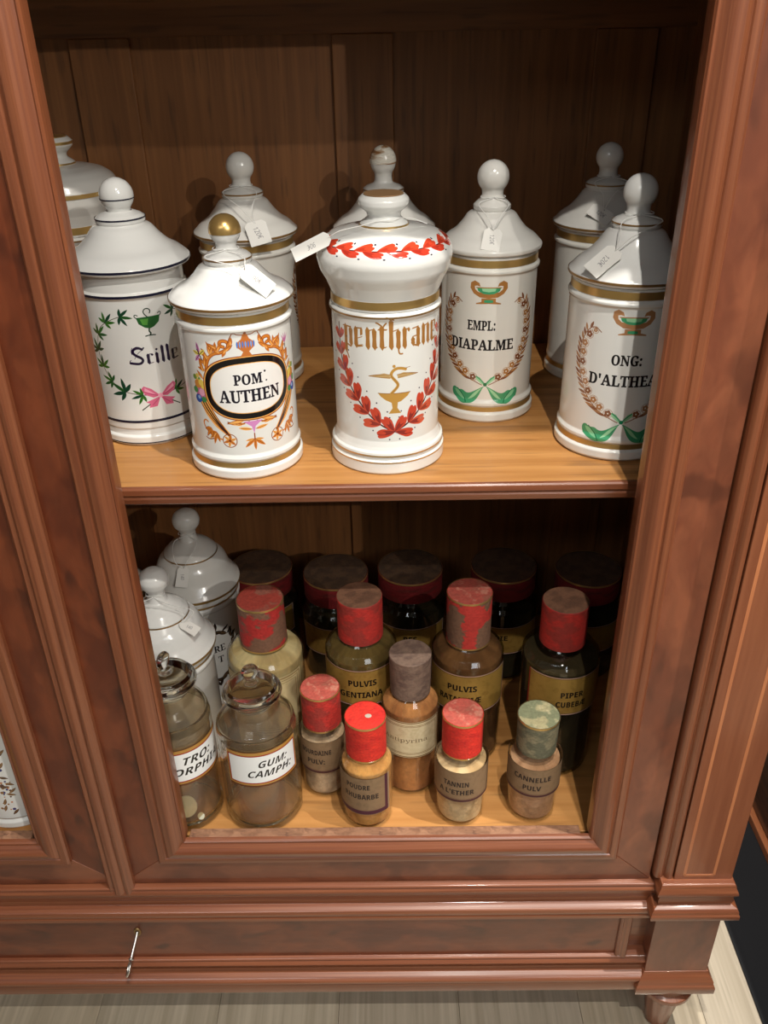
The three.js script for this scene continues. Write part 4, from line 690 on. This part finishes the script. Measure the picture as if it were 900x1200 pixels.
// gilt labels of the larger bottles
const giltLabel = (lines, seed, edge = 'rgb(206,170,160)', red = false) => (g, w, h) => {
  fillPaper(g, w, h, 'rgb(172,136,66)', 'rgb(120,88,36)', seed);
  g.strokeStyle = edge; g.lineWidth = 1.6; g.strokeRect(-w / 2 + 0.8, -h + 0.4, w - 1.6, h - 1.2); if (red) { g.fillStyle = 'rgb(150,34,30)'; g.fillRect(-w / 2, -h, 2, h); }
  g.strokeStyle = 'rgb(70,48,22)'; g.lineWidth = 0.5; g.strokeRect(-w / 2 + 2.4, -h + 2.2, w - 4.8, h - 4.4);
  for (const [t, x, y, s, ww] of lines) text(g, t, x, y, s, 'rgb(32,22,14)', sans(ww));
};
const SM = { R: 0.0338, Rb: 0.0308, hs: 0.105, rn: 0.0225, c0: 0.1135, rc: 0.0256, c1: 0.1715 };
bottle({ ...SM, x: -0.0835, z: -0.1060, R: 0.0312, Rb: 0.0300, side: RED.dull, top: RED.dusty, rims: 2, powder: powderMat(501, [190, 164, 136], [150, 124, 98]), level: 0.098, tag: { h0: 0.048, h1: 0.1035, a0: -105, a1: 105, draw: brownLabel(['BOURDAINE', -9, 33, 8, 40], ['PULV:', -9, 17, 8, 23], 1) }, label: 'small glass bottle lettered BOURDAINE PULV: with dusty red cap' });
bottle({ ...SM, x: -0.0239, z: -0.0535, R: 0.0342, Rb: 0.0318, side: RED.bright, top: RED.bright, rims: 2, seal: true, powder: powderMat(502, [196, 142, 78], [170, 116, 60]), level: 0.103, tag: { h0: 0.032, h1: 0.0965, a0: -120, a1: 54, draw: brownLabel(['POUDRE', 8, 45, 8, 30], ['RHUBARBE', 12, 28, 8.4, 43], 2, null, true) }, label: 'small glass bottle of orange powder with bright red cap and purple edged label' });
bottle({ ...SM, x: 0.0975, z: -0.0565, rc: 0.0256, side: RED.bright, top: RED.dusty, rims: 2, powder: powderMat(503, [206, 178, 138], [172, 140, 100]), level: 0.100, tag: { h0: 0.0495, h1: 0.1015, a0: -110, a1: 110, draw: brownLabel(['TANNIN', -9, 27, 8, 31], ["A L'ETHER", -9, 13, 8, 43], 3) }, label: "small glass bottle lettered TANNIN A L'ETHER with red cap and dusty top" });
bottle({ ...SM, x: 0.1925, z: -0.0605, hs: 0.1025, c0: 0.110, c1: 0.1630, rc: 0.0252, rt: 0.0262, side: DUST.greenside, top: DUST.green, rims: 1, powder: powderMat(504, [188, 146, 112], [160, 118, 86]), level: 0.096, tag: { h0: 0.052, h1: 0.1000, a0: -115, a1: 115, draw: brownLabel(['CANNELLE', -8, 27, 8, 46], ['PULV', -8, 12, 8, 22], 4) }, label: 'small glass bottle lettered CANNELLE PULV with crusty greenish cap' });
bottle({ x: 0.0335, z: -0.1165, R: 0.0385, Rb: 0.0380, hs: 0.146, rn: 0.0235, c0: 0.1565, c1: 0.2180, rc: 0.0262, rt: 0.0272, side: DUST.grey, top: DUST.grey, powder: powderMat(505, [176, 118, 66], [144, 92, 50]), level: 0.145,
  tag: { h0: 0.072, h1: 0.134, a0: -80, a1: 62, draw: (g, w, h) => { fillPaper(g, w, h, 'rgb(206,192,156)', 'rgb(170,150,112)', 8); g.strokeStyle = 'rgb(126,92,48)'; g.lineWidth = 1.5; g.strokeRect(-w / 2 + 1.5, -h + 1.5, w - 3, h - 3); g.lineWidth = 0.7; g.strokeRect(-w / 2 + 6, -h + 8, w - 12, h - 16); g.strokeRect(-w / 2 + 4, -h + 6, w - 8, h - 12); text(g, 'Antipyrina', -2, 27, 6.4, 'rgb(92,70,44)', { font: 'serif', weight: 'normal', w: 62 }); } }, label: 'glass bottle lettered Antipyrina with a grey dusty cap and cream label' });
const LG = { R: 0.0500, hs: 0.190, rn: 0.0265, c0: 0.203, rc: 0.0302, c1: 0.2660 };
bottle({ ...LG, x: -0.0315, z: -0.1755, R: 0.0485, glass: M.glassDark, side: RED.dull, top: DUST.brown, powder: powderMat(511, [132, 108, 66], [98, 78, 46]), level: 0.198, tag: { h0: 0.119, h1: 0.1785, a0: -80, a1: 80, metal: 0.35, rough: 0.45, draw: giltLabel([['PULVIS', 2, 33, 9.5, 36], ['GENTIANA', 0, 13.5, 9.5, 55]], 11) }, label: 'glass bottle lettered PULVIS GENTIANA with red cap and dusty brown top' });
bottle({ ...LG, x: 0.1130, z: -0.1800, R: 0.0492, hs: 0.178, c0: 0.1900, rc: 0.0298, c1: 0.2665, glass: M.glassDark, side: RED.worn2, top: RED.dusty, rims: 2, powder: powderMat(512, [140, 96, 64], [112, 74, 48]), level: 0.182, tag: { h0: 0.100, h1: 0.1640, a0: -80, a1: 71, metal: 0.35, rough: 0.45, draw: giltLabel([['PULVIS', -7, 37, 9.5, 38], ['RATANHIÆ', -10, 17.5, 9.5, 55]], 12) }, label: 'glass bottle lettered PULVIS RATANHIÆ with worn red cap' });
bottle({ ...LG, x: 0.2350, z: -0.1585, R: 0.0510, glass: M.glassDark, side: RED.dull, top: DUST.brown, rims: 0, powder: powderMat(513, [70, 58, 40], [52, 42, 30]), level: 0.182, tag: { h0: 0.1165, h1: 0.1790, a0: -60, a1: 95, metal: 0.35, rough: 0.45, draw: giltLabel([['PIPER', -7, 29, 9, 29], ['CUBEBÆ', -7, 13, 9, 38]], 13, 'rgb(206,170,160)', true) }, label: 'glass bottle lettered PIPER CUBEBÆ with red cap and brown top' });
bottle({ ...LG, x: -0.1610, z: -0.1716, R: 0.0515, hs: 0.186, c0: 0.197, c1: 0.2660, rc: 0.0312, rt: 0.0305, side: RED.worn, top: DUST.dustyred, rims: 2, powder: powderMat(514, [204, 184, 136], [176, 152, 104]), level: 0.192, tag: { h0: 0.075, h1: 0.170, a0: -70, a1: 66, rough: 0.5, draw: (g, w, h) => { fillPaper(g, w, h, 'rgb(198,180,136)', 'rgb(160,138,94)', 15); g.strokeStyle = 'rgb(140,112,62)'; for (const [d, lw] of [[3, 1.8], [7, 1], [11, 0.7]]) { g.lineWidth = lw; g.strokeRect(-w / 2 + d, -h + d, w - 2 * d, h - 2 * d); } } }, label: 'cream coloured bottle with a worn red and brown cap behind the GUM: CAMPH: jar' });
// squat dark jars along the back
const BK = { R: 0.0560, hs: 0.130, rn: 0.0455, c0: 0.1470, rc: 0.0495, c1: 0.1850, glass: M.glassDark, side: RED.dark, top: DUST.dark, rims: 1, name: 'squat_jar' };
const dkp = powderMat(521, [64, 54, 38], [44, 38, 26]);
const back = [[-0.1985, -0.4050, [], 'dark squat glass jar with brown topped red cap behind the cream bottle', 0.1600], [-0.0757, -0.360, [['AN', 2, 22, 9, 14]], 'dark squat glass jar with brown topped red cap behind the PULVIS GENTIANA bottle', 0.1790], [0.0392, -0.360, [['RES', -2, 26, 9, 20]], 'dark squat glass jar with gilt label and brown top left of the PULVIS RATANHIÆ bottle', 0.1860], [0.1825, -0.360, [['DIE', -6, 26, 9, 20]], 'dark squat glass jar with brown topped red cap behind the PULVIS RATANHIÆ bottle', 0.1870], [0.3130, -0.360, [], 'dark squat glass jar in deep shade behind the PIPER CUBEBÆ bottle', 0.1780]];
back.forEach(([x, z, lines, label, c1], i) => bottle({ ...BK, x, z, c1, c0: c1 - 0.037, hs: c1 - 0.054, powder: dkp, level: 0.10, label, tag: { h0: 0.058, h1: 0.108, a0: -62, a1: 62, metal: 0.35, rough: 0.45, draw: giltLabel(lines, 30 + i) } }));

// ---- clear glass jars with stoppers
function glassJar(o) {
  const j = thing('glass_jar', o.label, 'jar', [o.x, HF, o.z]), { R, hs, rn, rl, hl } = o;
  mesh('outer_wall', lathe([[0, 0.0005], [R - 0.004, 0], [R, 0.005, 0.005], [R, hs - 0.012, 0.01], [R - 0.0025, hs + 0.002, 0.012], [rn + 0.008, hs + 0.010, 0.008], [rn, hs + 0.016, 0.004], [rn, hl - 0.010]], { seg: 96 }), M.glass, j);
  mesh('inner_wall', lathe([[0, 0.009], [R - 0.010, 0.009], [R - 0.0036, 0.015, 0.006], [R - 0.0034, hs - 0.014, 0.01], [R - 0.006, hs - 0.002, 0.012], [rn + 0.005, hs + 0.007, 0.008], [rn - 0.003, hs + 0.014, 0.004], [rn - 0.003, hl - 0.011]], { seg: 96 }), M.film, j, 'dusty inner face of the glass');
  mesh('lip', lathe([[rn - 0.003, hl - 0.010], [rn + 0.001, hl - 0.0105], [rl - 0.004, hl - 0.008, 0.003], [rl, hl - 0.004, 0.003], [rl - 0.002, hl, 0.002], [rn - 0.003, hl], [rn - 0.003, hl - 0.010]], { def: 0.001 }), M.glassSolid, j);
  mesh('base_ring', lathe([[R - 0.009, 0.0008], [R - 0.004, 0.0006], [R - 0.0006, 0.0048, 0.004], [R - 0.0007, 0.0115], [R - 0.0042, 0.0135, 0.002], [R - 0.0095, 0.0085, 0.003], [R - 0.009, 0.0008]], { seg: 96 }), M.glassSolid, j);
  mesh('shoulder_ring', lathe([[R - 0.0034, hs - 0.0145], [R - 0.0003, hs - 0.013], [R - 0.0022, hs - 0.0015, 0.006], [R - 0.006, hs - 0.002, 0.004], [R - 0.0036, hs - 0.0135]], { seg: 96 }), M.glassSolid, j);
  const st = new THREE.Group(); st.name = 'stopper'; j.add(st);
  mesh('stopper_plug', lathe([[0, hl - 0.022], [rn - 0.007, hl - 0.022], [rn - 0.0042, hl - 0.001], [rn - 0.001, hl + 0.001], [rn + 0.001, hl + 0.004, 0.002], [rn - 0.003, hl + 0.008, 0.003], [0.010, hl + 0.0105, 0.006], [0.0062, hl + 0.014, 0.003], [0, hl + 0.014]], { seg: 56 }), M.glassSolid, st);
  const kn = lathe([[0, 0], [0.0058, 0], [0.0060, 0.003, 0.002], [0.0105, 0.010, 0.006], [0.0110, 0.016, 0.006], [0.0070, 0.0225, 0.006], [0, 0.0245]], { seg: 28 }); kn.scale(1, 1, 0.55); kn.rotateY(o.knob ?? 0.4); kn.translate(0, hl + 0.0138, 0); mesh('stopper_knob', kn, M.glassSolid, st);
  const L = o.lab, rr = R + 0.0006;
  mesh('enamel_label', lathe([[rr, L.h0], [rr, L.h1]], { seg: 40, arc: [L.a0 * DEG, L.a1 * DEG] }), labelMat(1000 * rr * (L.a1 - L.a0) * DEG, 1000 * (L.h1 - L.h0), L.draw, { rough: 0.25 }), j, 'white enamel label with red and gold border');
  mesh('label_back', lathe([[R - 0.0036, L.h0], [R - 0.0036, L.h1]], { seg: 40, arc: [L.a0 * DEG, L.a1 * DEG] }), std({ color: new THREE.Color(0.35, 0.24, 0.1), roughness: 0.5 }), j);
  return j;
}
const enamel = (lines) => (g, w, h) => {
  g.fillStyle = 'rgb(176,130,62)'; g.fillRect(-w / 2, -h, w, h); g.fillStyle = 'rgb(96,52,24)'; g.fillRect(-w / 2, -3, w, 3); g.fillRect(-w / 2, -h, w, 1.2);
  g.fillStyle = 'rgb(150,34,26)'; g.fillRect(-w / 2 + 1.5, -h + 6, w - 3, h - 11.5); g.fillStyle = 'rgb(236,238,238)'; g.fillRect(-w / 2 + 3.4, -h + 7.9, w - 6.8, h - 15.2);
  for (const [t, x, y, s, ww] of lines) text(g, t, x, y, s, 'rgb(14,14,16)', { font: 'sans-serif', weight: 'bold', w: ww, skew: 0.35 });
};
glassJar({ x: -0.1635, z: -0.0690, R: 0.0508, hs: 0.158, rn: 0.0318, rl: 0.0378, hl: 0.2030, lab: { h0: 0.086, h1: 0.1455, a0: -38, a1: 72, draw: enamel([['GUM:', 10, 32.5, 11, 40], ['CAMPH:', 6, 16.5, 11, 61]]) }, label: 'clear stoppered glass jar lettered GUM: CAMPH:' });
glassJar({ x: -0.2655, z: -0.0660, R: 0.0462, hs: 0.176, rn: 0.0312, rl: 0.0372, hl: 0.2250, knob: 1.2, lab: { h0: 0.087, h1: 0.1470, a0: -30, a1: 104, draw: enamel([['TRO:', 4, 33, 12, 42], ['ORPHIA.', 8, 16.5, 11.5, 76]]) }, label: 'clear stoppered glass jar with a label ending in ORPHIA. beside the door post' });
{
  const white = std({ color: new THREE.Color(0.62, 0.60, 0.50), roughness: 0.85 });
  const d1 = thing('tablet', 'round pale tablet lying in the clear ORPHIA. jar', 'tablet', [-0.2615, HF + 0.0275, -0.0405]); const g1 = lathe([[0, 0], [0.0135, 0], [0.0145, 0.0015], [0.0145, 0.0035], [0.0135, 0.005], [0, 0.005]], { seg: 40 }); g1.rotateX(60 * DEG); mesh('disc', g1, white, d1);
  const d2 = thing('tablet', 'tiny white tablet crumb in the clear ORPHIA. jar', 'tablet', [-0.2420, HF + 0.0175, -0.0330]); const g2 = lathe([[0, 0], [0.0044, 0], [0.0048, 0.001], [0.0044, 0.0028], [0, 0.003]], { seg: 24 }); g2.rotateX(50 * DEG); mesh('disc', g2, white, d2);
}

// ---------------------------------------------------------------- price tags on strings
function priceTag(label, at, euler, size, txt, strands, o = {}) {
  const t = thing('price_tag', label, 'tag', at, 0, undefined), [w, h] = size;
  const [c, g] = canvas(256, Math.round(256 * h / w)); g.fillStyle = 'rgb(226,224,218)'; g.fillRect(0, 0, c.width, c.height); g.save(); g.translate(c.width / 2, c.height / 2); g.rotate((o.rot ?? 0) * DEG); g.font = `${o.px ?? 84}px sans-serif`; g.fillStyle = 'rgb(122,120,124)'; g.textAlign = 'center'; g.textBaseline = 'middle'; g.transform(0.8, 0, -0.15, 1, 0, 0); (Array.isArray(txt) ? txt : [txt]).forEach((s, i, a) => g.fillText(s, 0, (i - (a.length - 1) / 2) * 46)); g.restore();
  g.beginPath(); g.arc(c.width / 2, 22, 8, 0, 7); g.fillStyle = 'rgb(120,112,100)'; g.fill();
  const s = new THREE.Shape(), k = 0.004; s.moveTo(-w / 2 + k, h / 2); s.lineTo(w / 2 - k, h / 2); s.lineTo(w / 2, h / 2 - k); s.lineTo(w / 2, -h / 2); s.lineTo(-w / 2, -h / 2); s.lineTo(-w / 2, h / 2 - k);
  const e = new THREE.ExtrudeGeometry(s, { depth: 0.0006, bevelEnabled: false }), p = e.attributes.position, uv = e.attributes.uv; for (let i = 0; i < p.count; i++) uv.setXY(i, p.getX(i) / w + 0.5, p.getY(i) / h + 0.5);
  const E2 = new THREE.Euler(...euler.map((d) => d * DEG), 'YXZ'); e.applyQuaternion(new THREE.Quaternion().setFromEuler(E2));
  mesh('card', e, std({ map: canvasTex(c), roughness: 0.85 }), t);
  const hole = V(0, h / 2 - 0.003, 0.0004).applyEuler(E2), A = V(...at);
  strands.forEach((pts) => mesh('string', tube([hole, ...pts.map((q) => V(...q).sub(A))], 0.00042, 40), M.string, t));
}
// loops round a knob's neck: half ring points at radius r, height y
const halfRing = (x, y, z, r, s) => [-20, 40, 90, 140, 180].map((a) => [x + s * Math.sin((a + 20) * DEG) * r, y, z + Math.cos(a * DEG) * r]);
{
  const T = (label, jar, at, euler, size, txt, o) => { const [x, z, yc, rn, rc] = jar; const sl = (s) => [[at[0] + (x - at[0]) * 0.5 + s * 0.006, at[1] + (S + yc - at[1]) * 0.55 + 0.004, at[2] + (z + rc - at[2]) * 0.35 + 0.003], [x + s * rc * 0.75, S + yc + 0.001, z + rc * 0.78], ...halfRing(x, S + yc + 0.0055, z, rn + 0.0012, s)]; priceTag(label, at, euler, size, txt, [sl(-1), sl(1)], o); };
  T('white price tag on the jar behind the POM: AUTHEN jar', [-0.1664, -0.3764, 0.2395, 0.013, 0.0265], [-0.1420, S + 0.2000, -0.3140], [-32, 12, 12], [0.026, 0.029], '120€', { rot: 78 });
  T('white price tag reading 90€ on the POM: AUTHEN jar', [-0.1460, -0.1226, 0.2230, 0.0118, 0.025], [-0.1138, S + 0.2045, -0.0885], [-36, 32, 38], [0.019, 0.034], '90€', { rot: 78, px: 96 });
  T('white price tag on the EMPL: DIAPALME jar', [0.1290, -0.2565, 0.2425, 0.0125, 0.0215], [0.1250, S + 0.2110, -0.2100], [-40, -4, -10], [0.020, 0.026], '120€', { rot: 80 });
  T("crumpled price tag on the jar behind the ONG: D'ALTHEA jar", [0.2820, -0.3740, 0.2430, 0.0125, 0.0265], [0.2670, S + 0.2120, -0.3270], [-42, -10, -35], [0.030, 0.018], '120€', { rot: 0, px: 60 });
  T("white price tag on the ONG: D'ALTHEA jar", [0.2640, -0.1556, 0.2430, 0.0130, 0.026], [0.2255, S + 0.2095, -0.1180], [-42, -24, -38], [0.020, 0.034], '120€', { rot: 82, px: 96 });
  // penthrane: the card sticks out to the side
  priceTag('white price tag sticking out beside the lid of the penthrane jar', [-0.0600, S + 0.2330, -0.0990], [-24, -14, -62], [0.014, 0.040], ['90€'], [[[-0.034, S + 0.2470, -0.0960], [-0.012, S + 0.2500, -0.1060], [0.001, S + 0.2520, -0.1125], [0.018, S + 0.253, -0.1120], [0.0285, S + 0.2520, -0.1290], [0.040, S + 0.2490, -0.1360], [0.052, S + 0.2440, -0.1380]]], { rot: 90, px: 120 });
  const dome = (label, jar, at, euler, size, txt, o) => { const [x, z, y] = jar; const sl = (s) => [[at[0] + s * 0.008, at[1] + 0.022, at[2] - 0.004], [x + s * 0.016, HF + y - 0.006, z + 0.018], ...halfRing(x, HF + y, z, 0.0122, s)]; priceTag(label, at, euler, size, txt, [sl(-1), sl(1)], o); };
  dome('small price tag hanging on the dark leaf jar', [-0.2825, -0.318, 0.280], [-0.2850, HF + 0.2360, -0.2660], [-38, 0, -6], [0.017, 0.029], '140', { rot: 80, px: 100 });
  dome('small price tag lying on the domed lid behind the glass jars', [-0.2975, -0.180, 0.272], [-0.2530, HF + 0.2345, -0.1520], [-62, 50, 20], [0.016, 0.026], '140', { rot: 80, px: 100 });
}
renderer.render(scene, camera);
